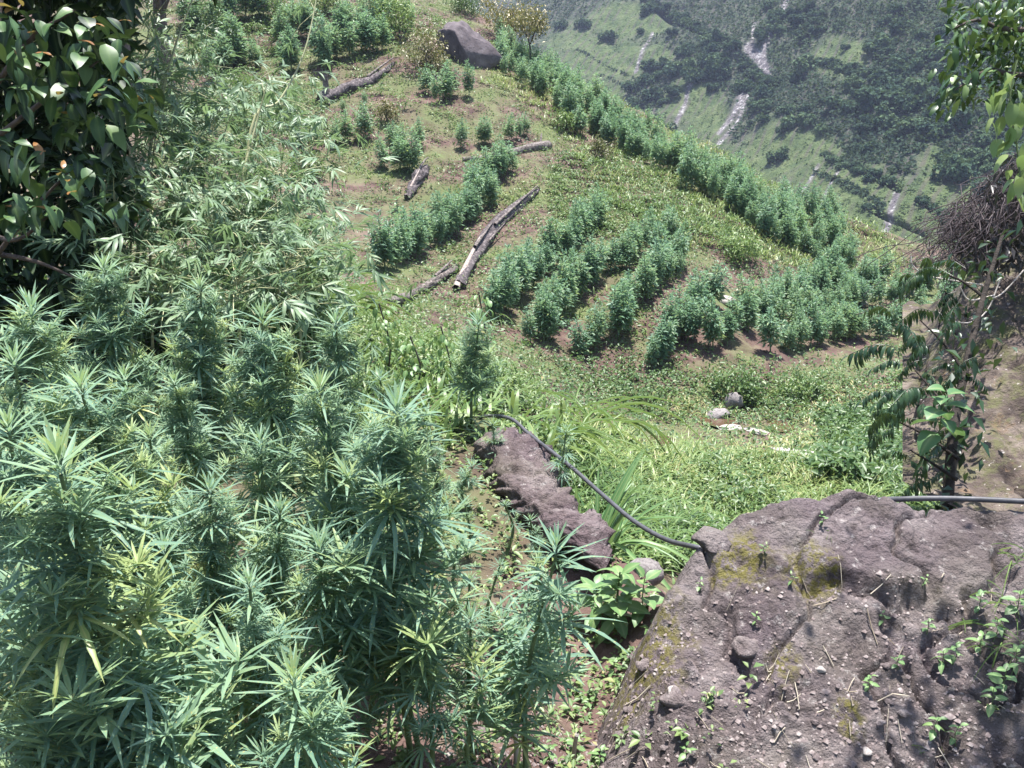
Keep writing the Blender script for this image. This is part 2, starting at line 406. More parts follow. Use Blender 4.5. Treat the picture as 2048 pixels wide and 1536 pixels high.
# land cover on the far slope: light meadow, furrowed scrub and bare strips
meadows = [(1390,230,75,95),(1560,330,110,110),(1650,440,170,110),(1820,430,110,70),(1900,380,90,60),(1160,110,110,70),(1260,40,90,40),(1680,110,70,50),(1560,400,120,60),(1250,120,60,50),(1850,470,90,50),(1620,300,80,50),(1700,380,110,50),(1480,340,90,60),(1880,330,50,40),(1320,120,50,40),(1760,420,120,70),(1520,400,110,60),(1600,480,100,60),(1820,520,120,50),(1180,200,90,60)]
def cover(u, v):
    g = np.zeros(np.shape(u))
    for a, b, ra, rb in meadows:
        q = np.sqrt(((u - a) / ra) ** 2 + ((v - b) / rb) ** 2)
        g = np.maximum(g, 1 - sstep(0.55, 1.15, q + 0.3 * fbm(u * 0.02, v * 0.02, 3, 31)))
    return g
def seg_d(u, v, pts):
    best = np.full(np.shape(u), 1e9)
    for (a, b), (c, d) in zip(pts[:-1], pts[1:]):
        t = np.clip(((u - a) * (c - a) + (v - b) * (d - b)) / ((c - a) ** 2 + (d - b) ** 2), 0, 1)
        best = np.minimum(best, np.hypot(u - a - t * (c - a), v - b - t * (d - b)))
    return best
screes = [([(1572,0),(1552,55),(1530,90),(1518,130),(1494,168)], 5), ([(1512,50),(1508,95)], 3), ([(1500,100),(1520,112),(1528,135)], 11), ([(1492,170),(1478,195)], 7), ([(1480,200),(1450,250),(1440,268)], 6), ([(1495,190),(1465,262),(1440,300),(1412,342)], 4), ([(1795,395),(1780,440),(1765,475)], 7), ([(1745,490),(1735,510)], 8), ([(1950,400),(1920,520)], 4), ([(1380,165),(1358,220),(1335,275)], 4), ([(1640,330),(1580,430)], 2.5), ([(1680,350),(1640,430)], 2.5), ([(1300,60),(1270,140)], 3)]
gullies = [([(1300,5),(1400,60),(1470,95)], 7), ([(1480,120),(1540,165)], 9), ([(1440,340),(1530,395),(1600,440),(1640,440)], 9), ([(1650,310),(1720,350),(1800,380)], 5), ([(1700,505),(1780,540),(1840,565)], 7), ([(1640,120),(1700,145),(1760,150)], 6), ([(1560,390),(1630,425)], 6), ([(1860,-20),(1800,60),(1760,120)], 8), ([(1640,20),(1600,75)], 9), ([(1280,-10),(1340,25)], 6), ([(1840,400),(1900,440)], 5), ([(1740,420),(1790,445),(1850,470)], 4)]
uu = np.concatenate([np.linspace(560, 1000, 40)[:-1], np.linspace(1000, 2100, 380), np.linspace(2100, 2750, 60)[1:]]); vv = np.concatenate([np.linspace(-420, -40, 40)[:-1], np.linspace(-40, 620, 230), np.linspace(620, 1000, 40)[1:]])
UU, VV = np.meshgrid(uu, vv)
P = far_pt(UU, VV)
wob = 14 * fbm(UU * 0.012, VV * 0.012, 3, 33)
bare = np.zeros_like(UU); gul = np.zeros_like(UU)
for pts, w in screes: bare = np.maximum(bare, 1 - sstep(w * 0.6, w * 1.3, seg_d(UU + wob * 0.25, VV, pts)))
for pts, w in gullies: gul = np.maximum(gul, 1 - sstep(w * 0.5, w * 1.6, seg_d(UU, VV + wob * 0.6, pts)))
P = P - gul[..., None] * np.array([-0.4, -0.2, 0.9]) * 3.0
n, m = UU.shape
i = (np.arange(n - 1)[:, None] * m + np.arange(m - 1)[None]).ravel()
Fc = np.stack([i, i + m, i + m + 1, i + 1], 1)
# furrow coordinate: distance across the fall line, in metres
fall = unit(far_pt(np.array([1415.]), np.array([340.]))[0] - far_pt(np.array([1490.]), np.array([190.]))[0])
cont = far_pt(np.array([1800.]), np.array([560.]))[0] - far_pt(np.array([1500.]), np.array([330.]))[0]
acr = unit(cont - np.dot(cont, fall) * fall)
me = mesh_np('far_hillside', P.reshape(-1, 3), Fc, {'meadow': cover(UU, VV).ravel(), 'bare': bare.ravel(), 'row': (P @ acr).ravel()}, smooth=True)
m_, nt, out = new_mat('far_hillside_cover')
vec = nt.nodes.new('ShaderNodeNewGeometry').outputs['Position']
big = noise_n(nt, 0.05, 5, 0.6, vec); med = noise_n(nt, 0.35, 6, 0.65, vec)
scrub = ramp(nt, med, [(0.3, (0.024, 0.036, 0.026)), (0.5, (0.056, 0.070, 0.046)), (0.7, (0.105, 0.100, 0.085))])
mead = ramp(nt, med, [(0.3, (0.040, 0.064, 0.030)), (0.5, (0.076, 0.104, 0.044)), (0.75, (0.118, 0.138, 0.066))])
row = attr_n(nt, 'row')
wv = math_n(nt, 'SINE', math_n(nt, 'ADD', math_n(nt, 'MULTIPLY', row, 2.6), math_n(nt, 'MULTIPLY', med, 1.2)))
fur = math_n(nt, 'MULTIPLY', ramp(nt, wv, [(0.35, (0, 0, 0)), (0.9, (1, 1, 1))]), ramp(nt, noise_n(nt, 0.11, 3, 0.5, vec), [(0.40, (0, 0, 0)), (0.52, (1, 1, 1))]))
mead = mixc(nt, math_n(nt, 'MULTIPLY', fur, 0.5), mead, (0.075, 0.058, 0.062))
scrub = mixc(nt, math_n(nt, 'MULTIPLY', fur, 0.5), scrub, (0.085, 0.068, 0.074))
c = mixc(nt, math_n(nt, 'MULTIPLY', attr_n(nt, 'meadow'), ramp(nt, noise_n(nt, 0.13, 5, 0.7, vec), [(0.28, (0, 0, 0)), (0.44, (1, 1, 1))])), scrub, mead)
c = mixc(nt, ramp(nt, big, [(0.58, (0, 0, 0)), (0.78, (0.4, 0.4, 0.4))]), c, (0.10, 0.085, 0.085))
rk = ramp(nt, noise_n(nt, 0.9, 5, 0.7, vec), [(0.38, (0.075, 0.066, 0.072)), (0.54, (0.17, 0.155, 0.16)), (0.66, (0.48, 0.46, 0.46))])
c = mixc(nt, attr_n(nt, 'bare'), c, rk)
bs = ND(nt, 'ShaderNodeBsdfPrincipled'); bs.inputs['Roughness'].default_value = 0.95; bs.inputs['Specular IOR Level'].default_value = 0.1
nt.links.new(c, bs.inputs['Base Color'])
b = nt.nodes.new('ShaderNodeBump'); b.inputs['Strength'].default_value = 1.0; b.inputs['Distance'].default_value = 0.8
nt.links.new(noise_n(nt, 1.2, 6, 0.7, vec), b.inputs['Height']); nt.links.new(b.outputs[0], bs.inputs['Normal'])
nt.links.new(bs.outputs[0], out.inputs[0])
me.materials.append(m_)
tag(obj('far_hillside', me), kind='structure')

# ------------------------------------------------------------------ stream
def flat_patch(name, pts, z, mat):
    c = np.mean(pts, 0); V = [(*c, z)] + [(*p, z) for p in pts]
    n = len(pts); Fc = [(0, 1 + i, 1 + (i + 1) % n) for i in range(n)]
    me = mesh_np(name, V, Fc); me.materials.append(mat); return obj(name, me)
m_, nt, out = new_mat('muddy_water')
bs = ND(nt, 'ShaderNodeBsdfPrincipled'); bs.inputs['Base Color'].default_value = (0.075, 0.042, 0.026, 1); bs.inputs['Roughness'].default_value = 0.12
b = nt.nodes.new('ShaderNodeBump'); b.inputs['Strength'].default_value = 0.15; b.inputs['Distance'].default_value = 0.02
nt.links.new(noise_n(nt, 9, 3), b.inputs['Height']); nt.links.new(b.outputs[0], bs.inputs['Normal'])
nt.links.new(bs.outputs[0], out.inputs[0]); M['water'] = m_
def puddle(pixels):
    P = [ground_at(u, v) for u, v in pixels]
    P = curve(P + P[:1], 40)[:-1]
    V = np.vstack([P.mean(0)[None], P]); V[:, 2] = height(V[:, 0], V[:, 1]) + 0.07
    V[:, 2] = np.median(V[:, 2]) * 0.3 + V[:, 2] * 0.7
    k = len(P); Fc = [(0, 1 + i, 1 + (i + 1) % k) for i in range(k)]
    me = mesh_np('stream', V, Fc, smooth=True); me.materials.append(M['water'])
    tag(obj('stream', me), kind='structure')
puddle([(1398,842),(1425,846),(1460,848),(1475,856),(1450,860),(1415,854)])
puddle([(1530,852),(1560,850),(1590,858),(1570,868),(1545,864)])
puddle([(1180,903),(1240,900),(1300,903),(1350,911),(1300,914),(1230,911)])

# ------------------------------------------------------------------ rocks
def ico_like(nu=14, nv=20):
    th = np.linspace(0.0, math.pi, nu); ph = np.arange(nv) / nv * 2 * math.pi
    T, Ph = np.meshgrid(th, ph, indexing='ij')
    V = np.stack([np.sin(T) * np.cos(Ph), np.sin(T) * np.sin(Ph), np.cos(T)], -1).reshape(-1, 3)
    i = np.arange(nu - 1)[:, None] * nv; j = np.arange(nv)[None]; j2 = (j + 1) % nv
    return V, np.stack([i + j, i + nv + j, i + nv + j2, i + j2], -1).reshape(-1, 4)
def rock_mesh(name, mat, seed, rough=0.35, nu=12, nv=16, flat=0.7, cuts=5):
    V, Fc = ico_like(nu, nv); r = np.random.default_rng(seed)
    for _ in range(cuts):                      # planar cuts make facets
        nrm = unit(r.normal(size=3)); lim = r.uniform(0.55, 0.85)
        d = V @ nrm; V = V - np.clip(d - lim, 0, None)[:, None] * nrm * 0.85
    n1 = fbm(V[:, 0] * 1.6 + seed, V[:, 1] * 1.6 + V[:, 2] * 1.3, 4, seed % 13)
    V = V * (1 + rough * n1[:, None]); V[:, 2] *= flat
    me = mesh_np(name, V, Fc, smooth=True); me.materials.append(mat)
    return me
def place_rock(me, u, v, size, label, rot=0.0, sink=0.25, group=None, name='rock', dep=None):
    p = ground_at(u, v) if dep is None else px(u, v, dep)
    o = obj(name, me); s = np.array(size) if not np.isscalar(size) else np.array([size] * 3)
    o.location = (p[0], p[1], p[2] + s[2] * (0.5 - sink)); o.scale = s; o.rotation_euler = (random.uniform(-.2, .2), random.uniform(-.2, .2), rot)
    tag(o, label, 'rock', group); return o
pale = rock_mesh('rock', M['pale_rock'], 3); pale2 = rock_mesh('rock', M['pale_rock'], 9, flat=0.45)
grey = rock_mesh('rock', M['grey_rock'], 5)
bigb = rock_mesh('rock', M['purple_rock'], 17, rough=0.3, nu=40, nv=56, cuts=7)
place_rock(pale, 1455, 608, (0.30, 0.28, 0.26), 'rounded white rock half buried at the top of the crop rows', 0.4)
place_rock(pale2, 1462, 860, (0.24, 0.16, 0.10), 'flat pale rock at the edge of the brown stream', 0.2)
place_rock(pale2, 1515, 868, (0.26, 0.14, 0.09), 'smaller pale slab lying downstream of the flat pale rock', -0.5)
place_rock(grey, 1437, 835, (0.34, 0.25, 0.2), 'dark grey rock at the head of the brown stream', 0.9)
place_rock(grey, 1467, 818, (0.20, 0.2, 0.3), 'upright grey stone beside the dark stream rock', 0.1, sink=0.1)
place_rock(pale2, 1645, 925, (0.7, 0.22, 0.14), 'long pale slab sloping down into the grass bank', -0.75)
place_rock(pale2, 1345, 912, (0.5, 0.22, 0.14), 'low pale stone beside the shallow puddle', -0.2)
place_rock(grey, 1720, 612, (0.25, 0.2, 0.15), 'small grey stone lying between the dense right-hand crop rows', 0.4)
# large boulder on the upper slope: a slanting block with a dark underside
def boulder_block():
    V, Fc = ico_like(46, 60)
    sgn = np.sign(V); V = sgn * np.abs(V) ** 0.62                       # towards a box
    V = V * np.array([1.55, 1.1, 0.75])
    V[:, 0] += 0.25 * V[:, 2]
    n1 = fbm(V[:, 0] * 0.8 + 4, V[:, 2] * 1.1 + V[:, 1] * 0.7, 5, 4)
    n2 = np.abs(fbm(V[:, 0] * 2.1, V[:, 1] * 2.1 + V[:, 2] * 2, 4, 9))
    V = V * (1 + 0.22 * n1 - 0.22 * n2)[:, None]
    for nx, ny, nz, lim in ((.5, -.7, .5, .75), (-.4, -.8, -.3, .8), (.9, -.3, .1, 1.2), (.1, -.5, .85, .62), (-.7, -.4, .6, 1.1)):
        nn = unit(np.array([nx, ny, nz])); dd = V @ nn; V = V - np.clip(dd - lim, 0, None)[:, None] * nn * .9
    me = mesh_np('boulder', V, Fc, smooth=True); me.materials.append(M['purple_rock']); return me
p = px(935, 82, 39.5)
bo = obj('boulder', boulder_block()); bo.location = (p[0], p[1], p[2] - .35); bo.rotation_euler = (0.15, R(43), R(-8))
bo.scale = (0.95, 1.0, 0.95)
tag(bo, 'large purple grey boulder jutting from the top of the hillside', 'boulder')

# near rock outcrop on the right of the ledge
poly = np.array([(0.30,2.0),(0.29,2.7),(0.32,3.0),(0.40,3.24),(0.52,3.42),(0.78,3.58),(1.25,3.68),(1.8,3.66),(2.5,3.58),(5.2,3.5),(5.2,0.2),(0.5,0.2)])
def poly_sd(x, y):
    best = np.full(x.shape, 1e9); inside = np.zeros(x.shape, bool)
    k = len(poly)
    for a in range(k):
        x1, y1 = poly[a]; x2, y2 = poly[(a + 1) % k]
        t = np.clip(((x - x1) * (x2 - x1) + (y - y1) * (y2 - y1)) / ((x2 - x1) ** 2 + (y2 - y1) ** 2), 0, 1)
        best = np.minimum(best, np.hypot(x - x1 - t * (x2 - x1), y - y1 - t * (y2 - y1)))
        cond = ((y1 > y) != (y2 > y)) & (x < (x2 - x1) * (y - y1) / (y2 - y1 + 1e-12) + x1)
        inside ^= cond
    return np.where(inside, best, -best)
def rock_h(x, y):
    sd = poly_sd(x, y) + 0.05 * fbm(x * 4, y * 4, 3, 40)
    base = height(x, y, False); top = sstep(-0.05, 0.12, y - (3.16 - 0.42 * (x - 1.0)))
    z = -2.14 + 0.36 * (np.clip(y, 2.0, 3.45) - 2.4) - 0.12 * np.clip(y - 3.4, 0, 1) + 0.055 * (np.clip(x, 0.4, 3) - 1)
    z = z - 0.06 * np.clip(2.0 - y, 0, 2)
    # low step (a broken ledge) that runs down to the right
    ln = y - (3.16 - 0.42 * (x - 1.0)) + 0.13 * fbm(x * 3.2, y * 3.2, 3, 41) + 0.07 * fbm(x * 11, y * 11, 3, 39)
    z = z + (0.018 + .03 * sstep(1.0, 1.15, x) * (1 - sstep(1.4, 1.6, x))) * sstep(-0.02, 0.03, ln) - 0.045 * np.exp(-((ln + 0.015) / 0.03) ** 2) * sstep(0.95, 1.1, x) * (1 - sstep(1.5, 1.7, x))
    z = z + 0.09 * np.exp(-((x - 1.05) / .55) ** 2) * sstep(2.4, 3.2, y) + 0.05 * fbm(x * 2.1, y * 2.1, 4, 42) + (0.045 - .03 * top) * fbm(x * 8, y * 8, 4, 43) - 0.05 * np.abs(fbm(x * 5, y * 6, 3, 44)) - 0.02 * sstep(.2, .7, fbm(x * 9, y * 9, 3, 49)) + 0.018 * fbm(x * 22, y * 22, 4, 45)
    z = z - 0.05 * np.exp(-(np.abs(fbm(x * 2.6 + 3 + y * .8, y * 2.6 - x * 1.2, 3, 55)) / .035) ** 2) * sstep(.45, .8, x)
    # knobbly embedded stones
    z = z + 0.03 * sstep(0.3, 0.6, fbm(x * 11, y * 11, 2, 46)) * sstep(-0.1, 0.3, fbm(x * 1.5, y * 1.5, 2, 47))
    return base + (np.maximum(z, base - 0.05) - base) * sstep(-0.02, 0.26, sd) ** .7 - 0.10 * (1 - sstep(-0.06, 0.02, sd)), sd
xs = np.concatenate([np.linspace(-0.05, 2.3, 420), np.linspace(2.32, 5.0, 60)]); ys = np.concatenate([np.linspace(1.0, 2.1, 40)[:-1], np.linspace(2.1, 3.9, 330)])
X, Y = np.meshgrid(xs, ys); Z, SD = rock_h(X, Y)
n, m = X.shape; i = (np.arange(n - 1)[:, None] * m + np.arange(m - 1)[None]).ravel()
Fc = np.stack([i, i + 1, i + m + 1, i + m], 1)
keep = (SD.ravel()[Fc] > -0.14).any(1); Fc = Fc[keep]
moss = np.zeros_like(X)
for u, v, r in ((1290,1290,0.13),(1480,1215,0.10),(1440,1220,0.05),(1600,1240,0.08),(1640,1245,0.05),(1565,1345,0.05),(1260,1330,0.06),(1700,1420,0.04)):
    d = 3.4; q = px(u, v, 1.0); t = -2.0 / q[2]; q = q * t
    moss = np.maximum(moss, 1 - sstep(0.5, 1.5, np.hypot(X - q[0], (Y - q[1]) * 0.7) / r + 0.5 * fbm(X * 14, Y * 14, 3, 48)))
me = mesh_np('rock_outcrop', np.stack([X, Y, Z], -1).reshape(-1, 3), Fc, {'moss': moss.ravel()}, smooth=True)
def rk_extra(nt, c, vec):
    n = noise_n(nt, 22, 5, 0.7, vec)
    c = mixc(nt, ramp(nt, n, [(0.58, (0, 0, 0)), (0.67, (0.75, 0.75, 0.75))]), c, (0.40, 0.365, 0.35))
    pt = noise_n(nt, 13, 6, 0.75, vec)
    c = mixc(nt, ramp(nt, pt, [(0.36, (0.8, 0.8, 0.8)), (0.46, (0, 0, 0))]), c, (0.045, 0.034, 0.036))
    g = noise_n(nt, 1.3, 4, 0.6, vec)
    c = mixc(nt, ramp(nt, g, [(0.45, (0, 0, 0)), (0.7, (0.45, 0.45, 0.45))]), c, (0.12, 0.115, 0.07))
    mf = math_n(nt, 'MULTIPLY', attr_n(nt, 'moss'), ramp(nt, noise_n(nt, 30, 5, 0.7, vec), [(0.44, (0, 0, 0)), (0.56, (1, 1, 1))]))
    return mixc(nt, math_n(nt, 'MULTIPLY', mf, 0.8), c, (0.15, 0.135, 0.025))
M['outcrop'] = rough_mat('outcrop_stone', [(0.28, (0.066, 0.049, 0.055)), (0.5, (0.135, 0.106, 0.112)), (0.72, (0.26, 0.222, 0.22))], 3.5, 9, 1.0, bscale=34, extra=rk_extra)
me.materials.append(M['outcrop'])
ro = obj('rock_outcrop', me); tag(ro, 'broad purple grey rock outcrop with moss under the black hose', 'rock')
def rock_at(u, v):
    P = np.array([px(u, v, 1.0)]) * np.arange(1.6, 5.0, 0.02)[:, None]
    h = np.maximum(rock_h(P[:, 0], P[:, 1])[0], height(P[:, 0], P[:, 1]))
    k = np.nonzero(P[:, 2] < h)[0]; i = k[0] if len(k) else -1
    p = P[i].copy(); p[2] = h[i]; return p
# knob at the left top of the outcrop
kb = rock_mesh('rock', M['outcrop'], 23, rough=0.25, nu=18, nv=24)
o = obj('rock', kb); q = rock_at(1428, 1100); o.location = tuple(q + np.array([0, 0.05, -0.005])); o.scale = (0.075, 0.08, 0.05)
tag(o, 'rounded pale knob of stone on the left shoulder of the outcrop', 'rock')

# rock rib at the lip of the ledge, between the plants and the grass bank
def rib_mesh():
    pts = [ground_at(u, v) * np.array([1, 1, 0]) + np.array([0, 0, -2.30 + .02 * k]) for k, (u, v) in enumerate([(985, 850), (1020, 905), (1055, 985), (1110, 1060), (1170, 1130), (1205, 1190)])]
    P = curve(pts, 140)
    w = 1.0 * np.interp(np.linspace(0, 1, 140), [0, 0.25, 0.6, 1], [0.13, 0.20, 0.17, 0.11])
    V, Fc = tube(P, w, 80)
    n1 = fbm(V[:, 0] * 5, V[:, 1] * 5 + V[:, 2] * 4, 4, 51); n2 = fbm(V[:, 0] * 19, V[:, 1] * 19 + V[:, 2] * 17, 5, 52)
    cc = np.repeat(P, 80, 0); d = V - cc; d[:, 2] *= 0.85
    tt_ = np.repeat(np.linspace(0, 1, 140), 80); en = np.sqrt(np.clip(np.minimum(tt_ / .18, (1 - tt_) / .22), 0.0004, 1))
    d[:, 2] *= 0.8; V = cc + d * (en * (1 + 0.5 * n1 + 0.30 * n2))[:, None]; V[:, 2] -= .10 * (1 - en)
    V[:, 2] -= .06 * np.abs(n1)
    me = mesh_np('rock_rib', V, Fc, smooth=True); return me
M['rib'] = rough_mat('gravelly_rock', [(0.3, (0.065, 0.045, 0.050)), (0.5, (0.135, 0.102, 0.106)), (0.7, (0.27, 0.23, 0.225))], 4, 8, 1.0, bscale=30, extra=rk_extra)
me = rib_mesh(); me.materials.append(M['rib']); rr = obj('rock_rib', me)
tag(rr, 'gravelly mauve rock rib at the lip of the ledge beside the hose', 'rock')
o = obj('stone', rock_mesh('stone', M['pale_rock'], 31)); q = ground_at(1176, 1085); o.location = tuple(q + np.array([0, 0, .12])); o.scale = (0.055, 0.05, 0.05); tag(o, 'small white stone perched at the end of the rock rib', 'stone')
for q_, s_, lb in (((1245, 1150), 0.11, 'grey stone in the gap between the rib and the outcrop'), ((1290, 1135), 0.10, 'reddish grey stone wedged beside the broad leaved weed')):
    o = obj('stone', grey); q = px(*q_, 4.7); o.location = tuple(q + np.array([0, 0, -0.03])); o.scale = (s_, s_, s_ * 0.9); o.rotation_euler = (0, 0, s_ * 30); tag(o, lb, 'stone')

# tall mossy rock face at the right
def face_mesh():
    rows = [(1885,1040),(1905,985),(1930,900),(1955,800),(1975,720),(1995,640),(2015,560),(2040,480),(2075,400)]
    nv_, nu_ = 90, 70
    L = curve([px(u, v, 5.2 + 2.6 * k / 8) for k, (u, v) in enumerate(rows)], nv_)
    V = []
    for k, p in enumerate(L):
        t = k / (nv_ - 1)
        for j in range(nu_):
            s = j / (nu_ - 1)
            th = -1.15 + s * 2.9
            # a rounded flank: starts behind, comes round to the front and runs away to the right
            x = p[0] + 1.5 * (s ** 1.15) * 1.9 + 0.0
            y = p[1] + 0.55 * (1 - min(1, s * 5)) ** 2 - 0.35 * math.sin(min(1, s * 1.3) * math.pi / 2) + 0.5 * s * t
            V.append((x, y, p[2] - 0.12 * s))
    V = np.array(V)
    n1 = fbm(V[:, 0] * 2.2, V[:, 2] * 2.2, 4, 61); n2 = fbm(V[:, 0] * 9, V[:, 2] * 9, 4, 62); n3 = fbm(V[:, 0] * 28, V[:, 2] * 28, 2, 63)
    V[:, 1] -= 0.26 * n1 + 0.14 * n2 + 0.05 * n3; V[:, 2] += 0.08 * n2; V[:, 0] += 0.06 * n1 + 0.03 * n2
    # back side closes the block
    Bk = V.reshape(nv_, nu_, 3)[:, ::-1].copy(); Bk[:, :, 1] = 9.4 + 0.2 * n1.reshape(nv_, nu_); Bk[:, :, 0] += 1.6
    Vall = np.concatenate([V.reshape(nv_, nu_, 3), Bk], 1); m = Vall.shape[1]
    i = np.arange(nv_ - 1)[:, None] * m; j = np.arange(m)[None]; j2 = (j + 1) % m
    Fc = np.stack([i + j, i + j2, i + m + j2, i + m + j], -1).reshape(-1, 4)
    return mesh_np('crag', Vall.reshape(-1, 3), Fc, smooth=True)
def face_extra(nt, c, vec):
    g = noise_n(nt, 6.0, 6, 0.75, vec)
    c = mixc(nt, ramp(nt, g, [(0.47, (0, 0, 0)), (0.60, (0.8, 0.8, 0.8))]), c, (0.095, 0.098, 0.042))
    n = noise_n(nt, 5.0, 4, 0.7, vec)
    c = mixc(nt, ramp(nt, n, [(0.60, (0, 0, 0)), (0.70, (0.6, 0.6, 0.6))]), c, (0.16, 0.105, 0.06))
    s = noise_n(nt, 25, 3, 0.6, vec)
    return mixc(nt, ramp(nt, s, [(0.66, (0, 0, 0)), (0.70, (0.7, 0.7, 0.7))]), c, (0.42, 0.38, 0.36))
M['face'] = rough_mat('mossy_rock_face', [(0.34, (0.028, 0.021, 0.019)), (0.5, (0.085, 0.066, 0.056)), (0.68, (0.18, 0.148, 0.125))], 4, 8, 1.0, bscale=14, extra=face_extra)
me = face_mesh(); me.materials.append(M['face']); tag(obj('crag', me), 'tall mossy brown rock face rising behind the leafy dark shrub', 'rock')

# stones lying on the ledge
M['stone'] = rough_mat('embedded_stone', [(0.3, (0.11, 0.085, 0.085)), (0.55, (0.2, 0.165, 0.16)), (0.72, (0.33, 0.29, 0.275))], 14, 6, 0.8, bscale=50)
st = [rock_mesh('stone', M['stone'], 70 + k, nu=12, nv=16, rough=0.55, cuts=8, flat=0.6) for k in range(4)]
named = [(1497,1292,0.055,'squarish grey stone bedded on the outcrop below the moss'), (1265,1310,0.045,'rounded stone at the foot of the mossy flank'), (1640,1340,0.016,'tiny white pebble on the outcrop'), (1290,1330,0.035,'small flat stone beside the moss at the outcrop foot'),
         (1350,1400,0.05,'long grey stone set in the lower outcrop')]
for k, (u, v, s, lb) in enumerate(named):
    p = rock_at(u, v); o = obj('stone', st[k % 4] if 'white' not in lb else pale); o.location = (p[0], p[1], p[2] - s * 0.1); o.scale = (s * 1.2, s, s); o.rotation_euler = (0, 0, k * 1.3)
    tag(o, lb, 'stone')
for k in range(44):
    u, v = random.uniform(880, 1900), random.uniform(1330, 1536)
    p = rock_at(u, v); s = random.uniform(0.008, 0.022)
    o = obj('stone', st[k % 4] if random.random() < 0.92 else pale); o.location = (p[0], p[1], p[2] - s * 0.05); o.scale = (s * random.uniform(0.9, 1.6), s, s * 0.8); o.rotation_euler = (0, 0, random.uniform(0, 6))
    tag(o, 'small loose stone on the bare soil and lower outcrop', 'stone', 'loose stones on the ledge')
# gravel and soil crumbs
def crumbs():
    N = 3600
    u = rng.uniform(850, 2048, N); v = 1536 - 260 * rng.random(N) ** 1.4
    Q = np.stack([(u - 1024) / F, CP + (768 - v) / F * SP, -SP + (768 - v) / F * CP], 1)
    t = -2.05 / Q[:, 2]; x = Q[:, 0] * t; y = Q[:, 1] * t
    kk = 900
    x = np.concatenate([x, rng.uniform(-2.4, 0.3, kk)]); y = np.concatenate([y, rng.uniform(1.4, 5, kk)])
    zz = np.maximum(height(x, y), rock_h(x, y)[0])
    N = len(x); s = rng.lognormal(-5.3, 0.45, N)
    B = np.array([(1, 0, 0), (0, 1, 0), (-1, 0, 0), (0, -1, 0), (0, 0, .8)]); 
    V = np.stack([x, y, zz - s * 0.1], 1)[:, None] + B[None] * (s[:, None, None] * rng.uniform(0.6, 1.4, (N, 5, 3)))
    Fb = np.array([(0, 1, 4), (1, 2, 4), (2, 3, 4), (3, 0, 4)])
    Fc = (np.arange(N)[:, None, None] * 5 + Fb[None]).reshape(-1, 3)
    me = mesh_np('gravel', V.reshape(-1, 3), Fc); me.materials.append(M['crumb']); return me
M['crumb'] = rough_mat('gravel_crumb', [(0.3, (0.11, 0.085, 0.08)), (0.5, (0.15, 0.122, 0.118)), (0.72, (0.28, 0.25, 0.235))], 40, 2, 0.0)
tag(obj('gravel', crumbs()), 'pale gravel and soil crumbs scattered over the ledge', 'gravel', kind='stuff')

# ------------------------------------------------------------------ hose
def hose():
    A = [px(1015, 835, 6.0), px(1060, 870, 5.75), px(1135, 928, 5.3), px(1200, 985, 5.0), px(1265, 1040, 4.65), px(1330, 1078, 4.3), px(1395, 1095, 3.95)]
    Bp = [px(1470, 1090, 3.9) + np.array([0, 0.12, -0.10]), px(1560, 1065, 3.9) + np.array([0, 0.13, -0.12]), px(1660, 1030, 3.85) + np.array([0, 0.12, -0.08])]
    Cp = [px(1740, 1004, 3.84), px(1810, 998, 3.84), px(1880, 997, 3.82), px(1960, 999, 3.78), px(2048, 1003, 3.74), px(2200, 1010, 3.66)]
    start = [px(940, 820, 6.6) + np.array([0, 0, -0.05])]
    P = curve(start + A + Bp + Cp, 110)
    V, Fc = tube(P, 0.0112, 12)
    me = mesh_np('hose', V, Fc, smooth=True); me.materials.append(M['hose']); return me
tag(obj('hose', hose()), 'black plastic water hose crossing from the rock rib over the outcrop', 'hose')

# ------------------------------------------------------------------ logs
def log(name, pix, radii, mat, label, rough=0.42, lift=0.55, sides=14, parts=()):
    G = [ground_at(u, v) for u, v in pix]
    base = G[0]
    P = curve([g + np.array([0, 0, r * lift]) for g, r in zip(G, radii)], 26) - base
    rd = np.interp(np.linspace(0, 1, 26), np.linspace(0, 1, len(radii)), radii)
    V, Fc = tube(P, rd, sides)
    cc = np.repeat(P, sides, 0); nz = fbm(np.tile(np.arange(sides), 26) * 0.9 + len(pix), np.repeat(np.arange(26), sides) * 0.35, 3, len(label) % 11)
    V = cc + (V - cc) * (1 + rough * 2 * nz)[:, None]
    V = np.vstack([V, P[:1], P[-1:]]); a, b_ = len(V) - 2, len(V) - 1
    T = [(j, (j + 1) % sides, a) for j in range(sides)] + [((25 * sides) + (j + 1) % sides, (25 * sides) + j, b_) for j in range(sides)]
    tri = np.concatenate([Fc[:, [0, 1, 2]], Fc[:, [0, 2, 3]], np.array(T)])
    me = mesh_np('trunk', V, tri); me.materials.append(M[mat])
    t = empty(name, base); tk = obj('trunk', me, t)
    tag(t, label, 'log')
    for pn, pp, pr, pm in parts:          # broken limb stubs, splinters
        Pp = curve([ground_at(u, v) + np.array([0, 0, l]) - base for u, v, l in pp], 8)
        V, Fc = tube(Pp, np.linspace(pr, pr * 0.35, 8), 6)
        me = mesh_np(pn, V, Fc); me.materials.append(M[pm]); obj(pn, me, tk)
    return t
log('split_log', [(918,578),(945,530),(975,480),(1010,440),(1050,405),(1078,382)], [0.13,0.15,0.17,0.15,0.12,0.05], 'char', 'long charred split log with a pale broken end between the crop rows',
    parts=[('splinter', [(912,585,0.12),(935,545,0.26),(960,500,0.30)], 0.10, 'split'), ('splinter', [(950,520,0.3),(985,470,0.33)], 0.05, 'dead_wood'), ('limb_stub', [(975,500,0.2),(1010,470,0.35)], 0.04, 'dead_wood'), ('bark_strip', [(990,470,0.28),(1040,420,0.26),(1075,383,0.2)], 0.05, 'dead_wood')])
